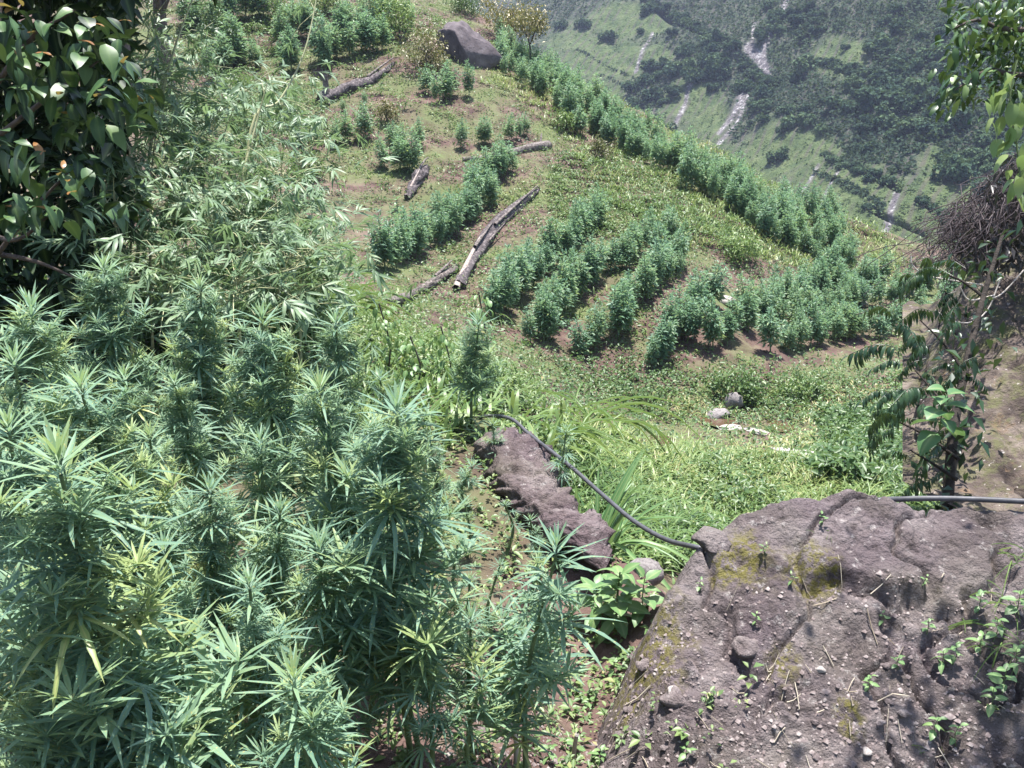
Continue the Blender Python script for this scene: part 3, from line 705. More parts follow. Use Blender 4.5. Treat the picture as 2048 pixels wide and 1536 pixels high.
log('fallen_log', [(775,608),(830,592),(870,570),(912,542)], [0.06,0.09,0.10,0.11], 'dead_wood', 'thin bent grey log ending beside the pale split log end',
    parts=[('limb_stub', [(870,565,0.1),(905,545,0.3)], 0.05, 'dead_wood')])
log('fallen_log', [(925,322),(970,320),(1020,310),(1065,300),(1098,297)], [0.07,0.10,0.13,0.16,0.17], 'dead_wood', 'smooth grey log lying across the upper slope below two bushy plants',
    rough=0.12, parts=[('limb_stub', [(1080,298,0.15),(1083,292,0.42)], 0.06, 'dead_wood'), ('limb_stub', [(940,322,0.05),(942,330,0.1)], 0.05, 'char')])
log('burnt_log', [(815,402),(828,378),(842,356),(856,338)], [0.10,0.17,0.19,0.08], 'char', 'short burnt log fragment standing on bare soil beside a leafy seedling',
    parts=[('splinter', [(830,375,0.2),(845,352,0.35),(857,335,0.3)], 0.06, 'dead_wood'), ('splinter', [(822,385,0.15),(840,365,0.35)], 0.05, 'split')])
log('terrace_log', [(640,212),(690,190),(735,170),(765,150),(788,128)], [0.26,0.24,0.18,0.13,0.08], 'char', 'long weathered log shoring up a terrace beside a broken stump',
    parts=[('splinter', [(735,165,0.2),(765,145,0.25),(788,126,0.2)], 0.06, 'dead_wood'), ('root', [(655,205,0.1),(650,190,0.5)], 0.08, 'bark')])
def stump(u, v, h, r, mat, label, tilt=(0.1, 0.0), dep=None):
    p = ground_at(u, v) if dep is None else np.array(dep); t = empty('tree_stump', p)
    P = curve([np.array([0, 0, -0.1]), np.array([tilt[0] * .4, 0, h * .4]), np.array([tilt[0], tilt[1], h])], 14)
    V, Fc = tube(P, np.interp(np.linspace(0, 1, 14), [0, .3, 1], [r * 1.4, r, r * 0.75]), 14)
    k = fbm(V[:, 0] * 6 / r * 0.2, V[:, 1] * 6 / r * 0.2 + V[:, 2] * 2, 3, 7)
    V[:, :2] *= (1 + 0.4 * k)[:, None]
    top = np.arange(13 * 14, 14 * 14); V[top, 2] += h * 0.25 * np.random.default_rng(3).random(14)
    me = mesh_np('trunk', V, Fc); me.materials.append(M[mat]); obj('trunk', me, t)
    for a in range(4):
        an = a * 1.6 + 0.4; V, Fc = tube(curve([(0, 0, h * .25), (math.cos(an) * r * 1.3, math.sin(an) * r * 1.3, h * .08), (math.cos(an) * r * 2.2, math.sin(an) * r * 2.2, -0.03)], 6), np.linspace(r * .5, r * .15, 6), 6)
        me = mesh_np('root', V, Fc); me.materials.append(M[mat]); obj('root', me, t)
    tag(t, label, 'stump')
stump(655, 208, 1.0, 0.13, 'dead_wood', 'broken grey stump standing at the end of the terrace log', (-0.05, 0))
p = ground_at(985, 1345); stump(985, 1345, 0.16, 0.035, 'char', 'small charred stump among the seedlings on the ledge', (0.03, 0), p)

# ------------------------------------------------------------------ leaf shapes
def leaflet(L, W, droop, fold=0.25, n=5, serr=0.0, wav=0.0):
    """three verts across (edge, midrib, edge); along +Y"""
    V = []; mid = []
    for k in range(n + 1):
        t = k / n
        w = W * 0.5 * (math.sin(math.pi * min(1, t ** 0.75 * 1.0)) ** 0.85 + 0.03) if k < n else 0.0
        if serr and 0 < k < n: w *= 1 + (serr if k % 2 else -serr)
        z = -droop * L * t * t
        y = L * (t - 0.25 * droop * t * t)
        for s in (-1, 0, 1):
            V.append((s * w, y, z + abs(s) * w * fold + wav * L * math.sin(t * 9) * s * 0.03)); mid.append(1 - abs(s))
    Fc = [(3 * k + a, 3 * k + a + 1, 3 * k + a + 4, 3 * k + a + 3) for k in range(n) for a in (0, 1)]
    return np.array(V), np.array(Fc), np.array(mid)
def rotz(V, a):
    c, s = math.cos(a), math.sin(a); return np.stack([V[:, 0] * c - V[:, 1] * s, V[:, 0] * s + V[:, 1] * c, V[:, 2]], 1)
def rotx(V, a):
    c, s = math.cos(a), math.sin(a); return np.stack([V[:, 0], V[:, 1] * c - V[:, 2] * s, V[:, 1] * s + V[:, 2] * c], 1)
def hand_leaf(seed, n, pet=0.35, droop=0.35, n_seg=9, serr=0.16, wide=0.068, tint=0.3, mat='can_leaf', splay=1.0, dpitch=0.10, name='leaf'):
    r = random.Random(seed); mb = MB()
    V, Fc = tube([(0, 0, 0), (0, pet * 0.5, 0.02), (0, pet, 0)], [0.012, 0.011, 0.010], 3); mb.add(V, Fc, 0.7)
    for k in range(n):
        a = (k - (n - 1) / 2) / ((n - 1) / 2)
        ang = a * R(118) * splay * (0.75 + 0.25 * abs(a)) + r.uniform(-0.06, 0.06)
        L = (1 - 0.52 * abs(a) ** 1.5) * r.uniform(0.93, 1.05)
        V, Fc, md = leaflet(L, wide * (0.55 + 0.45 * L), droop * r.uniform(0.6, 1.4), 0.28, n_seg, serr)
        V = rotx(V, -dpitch * r.uniform(0.6, 1.5)); V = rotz(V, -ang); V[:, 1] += pet
        mb.add(V, Fc, tint + r.uniform(-0.12, 0.12), md)
    return mb.mesh(name, M[mat])
LEAFS = [[hand_leaf(s + h * 20, n_, droop=d, tint=t + o) for s, n_, d, t in ((1, 7, .10, .25), (2, 9, .20, .35), (3, 7, .36, .3), (4, 9, .15, .15), (5, 5, .12, .35), (6, 7, .55, .4))] for h, o in enumerate((-.12, .08, .32))]
LEAFY = [hand_leaf(s, 7, droop=d, tint=t, mat='can_yellow') for s, d, t in ((7, .3, .3), (8, .5, .7))]
LEAFN = [hand_leaf(s, 5, pet=0.2, droop=d, tint=t, wide=0.095, n_seg=5, serr=0, splay=.75) for s, d, t in ((9, .15, .55), (10, .3, .45))]      # young narrow leaves
def shoot(seed, cnt=7, tint=0.45):
    """axil shoot: short twig with small narrow leaves"""
    r = random.Random(seed); mb = MB()
    V, Fc = tube([(0, 0, 0), (0, 0.5, 0.2), (0, 0.95, 0.55)], [0.02, 0.016, 0.01], 3); mb.add(V, Fc, 0.6)
    for k in range(cnt):
        t = (k + 1) / cnt; base = np.array([0, 0.95 * t ** 0.9, 0.55 * t * t])
        for q in range(3 if k < cnt - 1 else 6):
            az = k * 2.4 + q * 2.1 + r.uniform(-.3, .3)
            for f in (-0.45, 0.0, 0.45) if q < 4 else (0.0,):
                L = r.uniform(0.5, 0.95) * (1 - 0.25 * t) * (1 - abs(f) * 0.4)
                V, Fc, md = leaflet(L, L * 0.095, r.uniform(-.1, .35), 0.3, 3)
                V = rotz(V, -f); V = rotx(V, r.uniform(-0.2, 0.5) + 0.5 * t); V = rotz(V, az); mb.add(V + base, Fc, tint + 0.25 * t + r.uniform(-.15, .15), md)
    return mb.mesh('side_shoot', M['can_leaf'])
SHOOT = [shoot(s, 7, t_) for s, t_ in ((1, .25), (2, .4), (3, .55), (4, .35), (5, .7))]
def crown_tip(seed):
    r = random.Random(seed); mb = MB()
    for k in range(26):
        t = k / 25; L = 1.15 - 0.7 * t; az = k * 2.399
        V, Fc, md = leaflet(L * r.uniform(.8, 1.15), 0.075 * (1 - .3 * t), r.uniform(-0.05, .25), 0.3, 4)
        V = rotx(V, R(8 + 60 * t) + r.uniform(-.2, .2)); V = rotz(V, az); V[:, 2] += t * 0.35
        mb.add(V, Fc, 0.35 + 0.40 * t + r.uniform(-.1, .1), md)
    return mb.mesh('growing_tip', M['can_leaf'])
TIP = [crown_tip(s) for s in (1, 2, 3)]

def near_plant(u, v, d, L, label, group=None, lean=(0, 0), low=0.3, dens=1.0, yellow=0.18, shoots=1.0, seed=0, width=1.0):
    r = random.Random(seed * 31 + 5)
    T = px(u, v, d); bx, by = T[0] + lean[0], T[1] + lean[1]
    bz = hz(bx, by); h = T[2] - bz
    lset = LEAFS[r.choice((0, 0, 1, 1, 2))]; dr_ = r.uniform(-.16, .12)
    root = empty('cannabis_plant', (bx, by, bz - 0.02))
    sway = np.array([r.uniform(-.07, .07), r.uniform(-.06, .06), 0])
    P = curve([np.zeros(3), np.array([-lean[0] * .45, -lean[1] * .45, h * .5]) + sway, np.array([-lean[0], -lean[1], h + 0.02])], 14)
    V, Fc = tube(P, np.linspace(0.011, 0.004, 14), 7)
    mb = MB(); mb.add(V, Fc, 0); obj('stem', mb.mesh('stem', M['stem'], True), root)
    z = low * h; k = 0; nodes = []
    while z < h - 0.02:
        t = z / h; nodes.append((z, t)); top = h - z
        z += (0.030 + 0.040 * min(1, top / 0.5)) / dens
    for k, (z, t) in enumerate(nodes):
        f = t * 13; a = int(min(12, f)); base = P[a] + (P[a + 1] - P[a]) * (f - a)
        top = h - z
        sc = 1.08 * L * (0.62 + 0.38 * min(1, top / (1.2 * L))) * (0.85 + 0.15 * t if t > 0.45 else 0.7 + 0.3 * t)
        pit = R(26) - R(40) * min(1, top / (3.0 * L)) 
        az0 = k * 1.75 + r.uniform(-.3, .3)
        for q in (0, 1):
            if r.random() < 0.06: continue
            az = az0 + q * math.pi + r.uniform(-.25, .25)
            yel = r.random() < yellow * (2.2 if t < 0.5 else 0.08)
            me = r.choice(LEAFY) if yel else (r.choice(LEAFN) if top < 0.5 * L else r.choice(lset))
            s = sc * r.choice((.55, .8, .9, 1.0, 1.1)) * r.uniform(.9, 1.08) * width
            mw = Matrix.Translation(base) @ Matrix.Rotation(az, 4, 'Z') @ Matrix.Rotation(pit + dr_ + r.uniform(-.4, .3), 4, 'X') @ Matrix.Rotation(r.uniform(-.5, .5), 4, 'Y') @ Matrix.Scale(s, 4)
            obj('leaf', me, root, mw)
            for _q in range(2 if shoots and top > 0.25 * L else 0):
                if r.random() > 0.85 * shoots: continue
                s2 = L * (0.45 + 0.65 * min(1, top / 0.6)) * r.uniform(0.7, 1.15) * width
                mw = Matrix.Translation(base) @ Matrix.Rotation(az + _q * 1.57 + r.uniform(-.5, .5), 4, 'Z') @ Matrix.Rotation(R(2) + r.uniform(-.25, .3), 4, 'X') @ Matrix.Scale(s2, 4)
                obj('side_shoot', r.choice(SHOOT), root, mw)
    mw = Matrix.Translation(P[-1] - np.array([0, 0, 0.01])) @ Matrix.Rotation(r.uniform(0, 6), 4, 'Z') @ Matrix.Scale(L * 0.75, 4)
    obj('growing_tip', r.choice(TIP), root, mw)
    tag(root, label, 'plant', group)
    return root
NEAR = [
 (65,635,2.9,0.19,'leaning cannabis plant with a spiky pale top against the dark glossy bush',(-0.0,0.0)),
 (210,546,4.1,0.185,'tall narrow cannabis plant standing alone against the black shade of the glossy bush',(0.02,0)),
 (402,585,4.1,0.165,'dark slender cannabis plant in front of the bamboo thicket',(0,0)),
 (525,648,3.5,0.175,'upright cannabis plant with a dense feathery column before the bamboo',(0.03,0)),
 (672,655,4.0,0.175,'pale topped cannabis plant beside the yellow green grass tussock',(0.02,0)),
 (640,790,3.2,0.17,'bushy dark cannabis plant directly behind the yellow lower leaf',(0.02,0)),
 (795,835,2.75,0.205,'vigorous cannabis plant with a broad bright star of leaves left of the rock rib',(0,0)),
 (958,650,6.0,0.20,'cannabis plant with bare lower stem standing behind the rock rib',(-0.06,0)),
 (122,950,1.75,0.20,'largest cannabis plant with a wide drooping crown and toothed leaves',(0.06,0.05)),
 (420,990,2.7,0.14,'medium cannabis plant with a tight tip in the middle of the stand',(0.03,0)),
 (265,1385,2.0,0.17,'young cannabis plant with long level leaves low in the stand',(0.02,0)),
 (588,1375,2.05,0.17,'low cannabis plant with a small bright tip and broad toothed lower leaves',(0.02,0)),
 (852,1300,2.75,0.13,'short cannabis plant with a round bright rosette at the stand edge',(0,0)),
 (942,1245,3.0,0.12,'spindly young cannabis plant above the charred stump',(0,0)),
 (962,1362,2.8,0.10,'small cannabis seedling with a star of narrow leaves beside the charred stump',(0,0)),
 (1112,1110,2.75,0.19,'tall pale cannabis plant with long drooping leaves before the broad leaved weed',(-0.08,0.02)),
 (832,1195,2.95,0.12,'compact cannabis plant leaning over the yellow leaves',(0,0)),
 (712,1140,3.05,0.11,'slim cannabis plant with fine leaves behind the compact one',(0,0)),
 (1132,865,5.2,0.11,'lanky cannabis plant growing across the hanging black hose',(-0.09,-0.1)),
 (985,850,5.6,0.10,'small cannabis plant rooted on top of the rock rib',(0,0)),
 (945,935,5.0,0.11,'yellowing cannabis plant in the shade of the rock rib',(0,0)),
 (165,790,2.65,0.18,'cannabis plant with a big open rosette behind the largest one',(0.03,0)),
]
for k, (u, v, d, L, lb, ln) in enumerate(NEAR):
    kw = {}
    if 'yellowing' in lb: kw = dict(yellow=0.8, low=0.5)
    if 'bare lower' in lb: kw = dict(low=0.42)
    if 'lanky' in lb: kw = dict(low=0.25, yellow=0.3, shoots=0.5)
    if 'tall pale' in lb: kw = dict(low=0.30, shoots=0.35, yellow=0.2)
    if 'short cannabis' in lb or 'compact' in lb or 'slim cannabis plant with' in lb: kw = dict(low=0.5, shoots=0.45, yellow=.3)
    if 'seedling' in lb or 'spindly' in lb: kw = dict(low=0.45, shoots=0.3)
    if 'rooted on top' in lb: kw = dict(low=0.5, shoots=0.4)
    near_plant(u, v, d, L, lb, lean=ln, seed=k + 1, **kw)
FILL = [(30,735,2.5,.15),(300,880,3.2,.13),(330,1110,2.4,.14),(520,890,3.1,.13),(60,1200,1.9,.15),(640,1110,2.7,.16),(500,1180,2.4,.14),(70,1500,1.95,.13),
        (250,1010,2.9,.14),(560,1030,2.9,.13),(690,950,3.2,.13),(350,770,3.8,.13),(860,880,4.4,.11),(20,870,2.3,.16),(250,760,3.6,.14),(400,1420,2.1,.13),(170,1250,2.2,.13),(760,760,4.4,.12),(110,720,3.6,.14),]
for k, (u, v, d, L) in enumerate(FILL):
    if u < 340 and d < 3.0: fl = 'cannabis plant crowded around the largest drooping one'
    elif d > 3.35: fl = 'slim cannabis plant crowded at the back of the stand before the bamboo and gully'
    elif v > 1150: fl = 'half hidden cannabis plant low among the bright tipped ones'
    else: fl = 'cannabis plant crowded in the thick between the feathery and the vigorous ones'
    near_plant(u, v, d, L, fl, fl, seed=100 + k, shoots=0.9, low=0.3, yellow=0.32)
for k, (u, v, d, L) in enumerate([(1010,1010,4.6,.07),(930,1010,4.5,.08),(1000,1130,3.9,.07),(915,1090,3.9,.09),(1060,1040,4.3,.07),(940,1160,3.5,.07),(1030,1250,3.3,.06)]):
    near_plant(u, v, d, L, 'thin young cannabis seedling on bare soil beside the rock rib', 'thin seedlings below the rock rib', seed=200 + k, shoots=0.4, low=0.35, yellow=0.4)

# ------------------------------------------------------------------ crop rows on the hillside
def field_mesh(seed):
    r = np.random.default_rng(seed); nb = 9; stems = MB(); P = []; D = []; T = []; L = []
    V, Fc = tube([(0, 0, -0.06), (0.01, 0, .4), (0, 0.01, 0.98)], [0.014, 0.011, 0.004], 4); stems.add(V, Fc)
    spires = [(np.array([(0, 0, .05), (.01, 0, .5), (0, .01, 1.02)]), 1.02)]
    for k in range(nb):
        az = k * 2.4 + r.uniform(-.4, .4); rad = r.uniform(.06, .19); z0 = r.uniform(.06, .4); z1 = min(.95, z0 + r.uniform(.35, .72))
        e = np.array([math.cos(az) * rad, math.sin(az) * rad, z1])
        spires.append((np.array([(0, 0, z0), e * np.array([.8, .8, 0]) + np.array([0, 0, z0 * .5 + z1 * .5]), e]), z1))
    for k, (cp, z1) in enumerate(spires):
        C_ = curve(cp, 10)
        if k: V, Fc = tube(C_, np.linspace(.007, .002, 10), 3); stems.add(V, Fc)
        m = 130 if k == 0 else 52
        for q in range(m):
            t = r.uniform(.12, 1.0); f = t * 8.99; i = int(f); c = C_[i] + (C_[i + 1] - C_[i]) * (f - i)
            az = r.uniform(0, 6.28); w = (.025 + .065 * (1 - t)) * r.random() ** .5
            c = c + np.array([math.cos(az) * w, math.sin(az) * w, r.normal() * .015])
            el = r.uniform(-.55, .35) + 2.6 * max(0, t - .62)
            P.append(c); D.append((math.cos(az) * math.cos(el), math.sin(az) * math.cos(el), math.sin(el))); L.append((.125 - .055 * t) * r.uniform(.7, 1.3))
            T.append(.42 - .45 * max(0, t - .72) + .38 * max(0, .45 - c[2]) + r.normal() * .10 + (.4 if r.random() < .05 * (1.2 - c[2]) else 0))
    n = len(P)
    V, Fc, t4, md = leaf_quads(np.array(P), np.array(D), np.array([0, -0.1, 1.0]) + r.normal(size=(n, 3)) * .35, np.array(L), np.array(L) * 0.34, np.array(T), 0.12)
    mb = MB(); mb.add(V, Fc, t4, md)
    return mb.mesh('foliage', M['can_field']), stems.mesh('stem', M['stem'])
FM = [field_mesh(s) for s in range(7)]
CROP = []
def field_plant(p, s, label, group, cat='plant', slim=1.0):
    w = slim * s * random.uniform(0.8, 1.2)
    CROP.append((s / np.linalg.norm(p), tuple(p), (random.gauss(0, .09), random.gauss(0, .09), random.uniform(0, 6.28)), (w * 1.26, w * 1.26, s * random.uniform(.95, 1.25)), random.randrange(7), label))
def plant_crop():
    CROP.sort(key=lambda c: -c[0])
    for _, p, rot, sc, k, label in CROP[:300]:
        root = empty('cannabis_plant', p); root.rotation_euler = rot; root.scale = sc
        obj('foliage', FM[k][0], root); obj('stem', FM[k][1], root); tag(root, label, 'plant', label)
    mb = MB(); cache = {}
    for _, p, rot, sc, k, label in CROP[300:]:
        if k not in cache:
            me = FM[k][0]; n = len(me.vertices); v = np.empty(n * 3); me.vertices.foreach_get('co', v); t = np.empty(n); me.attributes['tint'].data.foreach_get('value', t)
            f = np.empty(len(me.polygons) * 3, int); me.loops.foreach_get('vertex_index', f); cache[k] = (v.reshape(-1, 3), f.reshape(-1, 3), t)
        v, f, t = cache[k]; v = v * np.array(sc); v = rotz(rotx(v, rot[0]), rot[2]) + np.array(p); mb.add(v, f, t)
    if mb.n: tag(obj('distant_crop', mb.mesh('distant_crop', M['can_field'])), 'remaining cannabis plants massed on the far ridge and top terraces', 'plants', kind='stuff')
    pass
nf = 0
def crop_row(pix, s, label, step=0.55, jit=0.10):
    global nf
    G = np.array([ground_at(u, v) for u, v in pix])
    seg = np.linalg.norm(np.diff(G, axis=0), axis=1); cum = np.concatenate([[0], np.cumsum(seg)])
    n = max(1, int(cum[-1] / (step * .66)) + 1)
    for q in np.linspace(0, cum[-1], n):
        x = np.interp(q, cum, G[:, 0]) + random.gauss(0, jit); y = np.interp(q, cum, G[:, 1]) + random.gauss(0, jit)
        field_plant((x, y, hz(x, y)), s * random.uniform(0.72, 1.12), label, label); nf += 1
crop_row([(770,545),(850,500),(930,455),(985,405)], 1.1, 'cannabis plant in the row directly left of the long split log')
crop_row([(800,520),(880,470),(950,420)], 0.95, 'cannabis plant in the second row uphill of the long split log')
crop_row([(935,400),(980,365),(1020,345)], 1.05, 'cannabis plant in the short row below the smooth grey log')
crop_row([(985,640),(1040,590),(1090,545),(1150,495),(1205,445)], 1.15, 'cannabis plant in the dense row directly right of the long split log', 0.5)
crop_row([(1070,695),(1110,650),(1150,600),(1192,560)], 1.12, 'cannabis plant in the single row with a wide soil strip either side', 0.5)
crop_row([(1185,715),(1215,680),(1260,630),(1310,580),(1355,535)], 1.1, 'cannabis plant in the long row leading to the soil scar', 0.5)
crop_row([(1225,550),(1265,515),(1310,490),(1345,470)], 0.95, 'cannabis plant in the broken row below the yellow grass bank', 0.6)
crop_row([(1305,745),(1330,705),(1370,660),(1420,610)], 1.0, 'cannabis plant in the row left of the rounded white rock', 0.6)
crop_row([(1350,690),(1400,700),(1440,700),(1475,685)], 1.1, 'cannabis plant in the clump below the rounded white rock', 0.5)
crop_row([(1495,665),(1540,630),(1600,605),(1660,590)], 1.0, 'cannabis plant in the row right of the rounded white rock', 0.55)
crop_row([(1545,705),(1590,700),(1640,690),(1700,665)], 0.95, 'cannabis plant in the lowest row casting spaced shadows on bare soil', 0.5)
crop_row([(1540,660),(1600,650),(1660,630),(1720,610)], 0.9, 'cannabis plant in the row just uphill of the lowest row', 0.6)
crop_row([(1700,690),(1760,665),(1830,650),(1890,640)], 0.9, 'cannabis plant in the thin row near the drooping shrub', 0.7)
crop_row([(1660,600),(1740,605),(1820,615),(1960,622)], 1.05, 'cannabis plant in the dense block behind the drooping shrub', 0.6, .25)
crop_row([(1640,570),(1720,575),(1800,585),(1980,592)], 1.05, 'cannabis plant in the back line of the dense block by the ridge end', 0.6, .25)
crop_row([(770,345),(800,350),(830,345)], 1.25, 'tall bushy cannabis plant in the clump above the burnt log', 0.45, .15)
crop_row([(775,310),(805,315),(835,305)], 1.15, 'cannabis plant at the back of the clump above the burnt log', 0.5, .15)
crop_row([(925,298),(960,292)], 1.15, 'large cannabis plant above the left half of the smooth grey log', 0.8)
crop_row([(985,290),(1010,285),(1055,275)], 1.0, 'cannabis plant above the right half of the smooth grey log', 0.7)
crop_row([(600,310),(640,300),(680,290),(725,278)], 1.0, 'cannabis plant in the thin row below the terrace log', 0.8)
crop_row([(690,225),(730,215)], 0.6, 'small cannabis plant hanging over the terrace log face', 0.9)
crop_row([(860,195),(890,200),(930,195)], 1.25, 'dark cannabis plant under the brown shrub and boulder', 0.5, .2)
crop_row([(560,135),(620,135),(700,120),(760,105)], 1.6, 'cannabis plant on the terrace behind the broken stump', 0.6, .25)
crop_row([(420,150),(470,140),(520,135)], 1.6, 'cannabis plant on the terrace beyond the bamboo', 0.6, .25)
crop_row([(560,85),(650,80),(740,65),(800,60)], 1.5, 'cannabis plant in the upper terrace row near the yellow bush', 0.7, .3)
crop_row([(380,70),(450,65),(540,40)], 1.5, 'cannabis plant in the upper terrace row behind the bamboo tips', 0.7, .3)
# the strip of plants along the back of the ridge
def ridge_pt(u, v, off):
    p = ground_at(u, v); x = p[0]; y = p[1] + off
    return (x, y, hz(x, y))
RB = [(1000,150),(1060,190),(1110,225),(1170,280),(1240,312),(1300,345),(1390,400),(1480,450),(1540,505),(1600,535),(1660,548),(1720,556)]
for off, n_, lb in ((1.0, 52, 'cannabis plant in the front line along the ridge crest'), (2.1, 50, 'cannabis plant in the second line along the ridge crest'), (3.3, 40, 'cannabis plant in the third line behind the ridge crest'), (4.4, 24, 'cannabis plant in the last line that drops behind the ridge')):
    for t in np.linspace(0, len(RB) - 1.001, n_):
        i = int(t); f = t - i; u = RB[i][0] * (1 - f) + RB[i + 1][0] * f; v = RB[i][1] * (1 - f) + RB[i + 1][1] * f
        p = ridge_pt(u + random.gauss(0, 5), v, off + random.gauss(0, .3)); field_plant(p, random.uniform(0.8, 1.3), lb, lb, slim=.9); nf += 1
plant_crop()

# ------------------------------------------------------------------ weeds and grass over the ground
def scatter_px(n, box, seed, far=70):
    """random ground points inside a pixel box, even over the ground as far as it shows"""
    r = np.random.default_rng(seed); out = []
    u = r.uniform(box[0], box[2], n); v = r.uniform(box[1], box[3], n)
    Q = np.stack([(u - 1024) / F, CP + (768 - v) / F * SP, -SP + (768 - v) / F * CP], 1)
    res = np.full((n, 3), np.nan); alive = np.ones(n, bool)
    d = 1.3
    while d < far and alive.any():
        idx = np.nonzero(alive)[0]; P = Q[idx] * d; h = hfast(P[:, 0], P[:, 1])
        hit = P[:, 2] < h; res[idx[hit]] = P[hit]; alive[idx[hit]] = False
        d += max(0.05, d * 0.012)
    ok = ~np.isnan(res[:, 0]); res = res[ok]; res[:, 2] = height(res[:, 0], res[:, 1])
    return res, u[ok], v[ok]
def in_rects(u, v, rects):
    m = np.zeros(len(u), bool)
    for a, b, c, d in rects: m |= (u > a) & (u < c) & (v > b) & (v < d)
    return m
def weed_cover():
    P, u, v = scatter_px(30000, (330, 5, 1980, 1000), 41)
    # patchy: less on the tilled soil
    dens = 0.5 + 0.9 * fbm(P[:, 0] * 0.6, P[:, 1] * 0.6, 4, 71)
    ok_ = P[:, 1] > edge_y(P[:, 0]) + 1.2; P, u, v, dens = P[ok_], u[ok_], v[ok_], dens[ok_]
    soil = in_rects(u, v, [(1150,770,1500,925),(1600,740,1800,830),(640,300,900,560),(1000,560,1500,760),(1480,620,1750,760),(690,170,860,300)])
    dens = np.where(soil, dens - 0.30, dens + 0.2)
    keep = np.random.default_rng(5).random(len(P)) < dens; P = P[keep]; n = len(P)
    r = np.random.default_rng(6); k = 7
    dist = np.linalg.norm(P, axis=1)
    PP = np.repeat(P, k, 0) + r.normal(size=(n * k, 3)) * np.array([.12, .12, 0.0]) ; PP[:, 2] = height(PP[:, 0], PP[:, 1], False) + np.abs(r.normal(size=n * k)) * 0.09
    D = r.normal(size=(n * k, 3)); D[:, 2] = np.abs(D[:, 2]) * 0.5 + 0.1
    L = r.uniform(0.04, 0.11, n * k) * np.repeat(np.clip(dist / 16, .5, 1), k)
    tb = np.clip(0.24 + 0.6 * fbm(PP[:, 0] * 0.5, PP[:, 1] * 0.5, 3, 72), 0, 1) + r.normal(size=n * k) * 0.15
    V, Fc, t4, md = leaf_quads(PP, D, np.array([0, 0, 1.0]) + r.normal(size=(n * k, 3)) * .3, L, L * 0.6, tb, 0.1)
    mb = MB(); mb.add(V, Fc, t4, md); return mb.mesh('weed_cover', M['weed'])
tag(obj('weed_cover', weed_cover()), 'low leafy weeds covering the tilled hillside soil', 'weeds', kind='stuff')
def grass_cover(name, n, box, seed, L, W, tint, label, bend=0.5, accept=None, lift=0.0, spread=0.05, k=6, upr=1.0):
    P, u, v = scatter_px(n, box, seed)
    if accept is not None: P = P[accept(P, u, v)]
    r = np.random.default_rng(seed + 1); n = len(P)
    PP = np.repeat(P, k, 0) + r.normal(size=(n * k, 3)) * np.array([spread, spread, 0]); PP[:, 2] = np.repeat(P[:, 2], k) + lift * r.random(n * k) - 0.02
    D = r.normal(size=(n * k, 3)) * 0.55; D[:, 2] = upr
    ll = r.uniform(0.6, 1.25, n * k) * L
    tt = tint + 0.5 * fbm(PP[:, 0] * .8, PP[:, 1] * .8, 4, 73) + r.normal(size=n * k) * 0.12
    V, Fc, t4, md = blades(PP, D, ll, W * r.uniform(.7, 1.3, n * k), bend * r.uniform(.4, 1.5, n * k), tt)
    mb = MB(); mb.add(V, Fc, t4, md)
    return tag(obj(name, mb.mesh(name, M['grass'])), label, 'grass', kind='stuff')
# bright grass bank below the ledge
def bank_ok(P, u, v): return (P[:, 1] > edge_y(P[:, 0]) + 0.7) & (P[:, 1] < 10.6 + 1.8 * fbm(P[:, 0] * .6, P[:, 1] * .6, 2, 70)) & (np.random.default_rng(3).random(len(P)) < 0.55 + 0.7 * fbm(P[:, 0] * .5, P[:, 1] * .5, 3, 74) + 0.3 * (v > 930))
grass_cover('bank_grass', 5500, (1130, 870, 2048, 1130), 51, 0.17, 0.018, 0.30, 'bright lush grass on the bank below the ledge and hose', 0.7, bank_ok, 0.16, 0.14, 8, 0.7)
# yellow green grass on the ridge bank
def ridge_ok(P, u, v):
    c = np.array([(a, b) for a, b in RB]); vv_ = np.interp(u, c[:, 0], c[:, 1])
    rr_ = np.random.default_rng(4).random(len(P))
    return (v < vv_ + 30 + 120 * np.exp(-((u - 1300) / 130) ** 2)) & (rr_ < 0.85)
grass_cover('ridge_grass', 8000, (960, 90, 1800, 600), 53, 0.30, 0.035, 0.45, 'pale yellow green grass along the ridge bank', 0.5, ridge_ok, 0.05, 0.15, 6)
grass_cover('slope_grass', 9000, (330, 0, 1800, 900), 55, 0.24, 0.03, 0.40, 'thin dry grass scattered over the slope', 0.6, lambda P, u, v: np.random.default_rng(8).random(len(P)) < 0.3 + 0.25 * (v < 190) + 1.0 * fbm(P[:, 0] * .35, P[:, 1] * .35, 3, 75), 0.03, 0.2, 5)
grass_cover('streamside_grass', 2600, (1300, 780, 1900, 930), 57, 0.2, 0.03, 0.74, 'tawny grass along the stream bed', 0.6, lambda P, u, v: (np.random.default_rng(9).random(len(P)) < 0.18 + 0.6 * fbm(P[:, 0] * .6, P[:, 1] * .6, 3, 76)) & ~in_rects(u, v, [(1395,835,1590,880),(1150,880,1400,925)]), 0.05, 0.15, 6)
grass_cover('bank_tufts', 420, (1150, 880, 2000, 1100), 59, 0.42, 0.016, 0.5, 'taller grass tufts standing out of the bank grass', 0.6, lambda P, u, v: (P[:, 1] > edge_y(P[:, 0]) + 0.9) & (P[:, 1] < 15), 0.05, 0.05, 14)
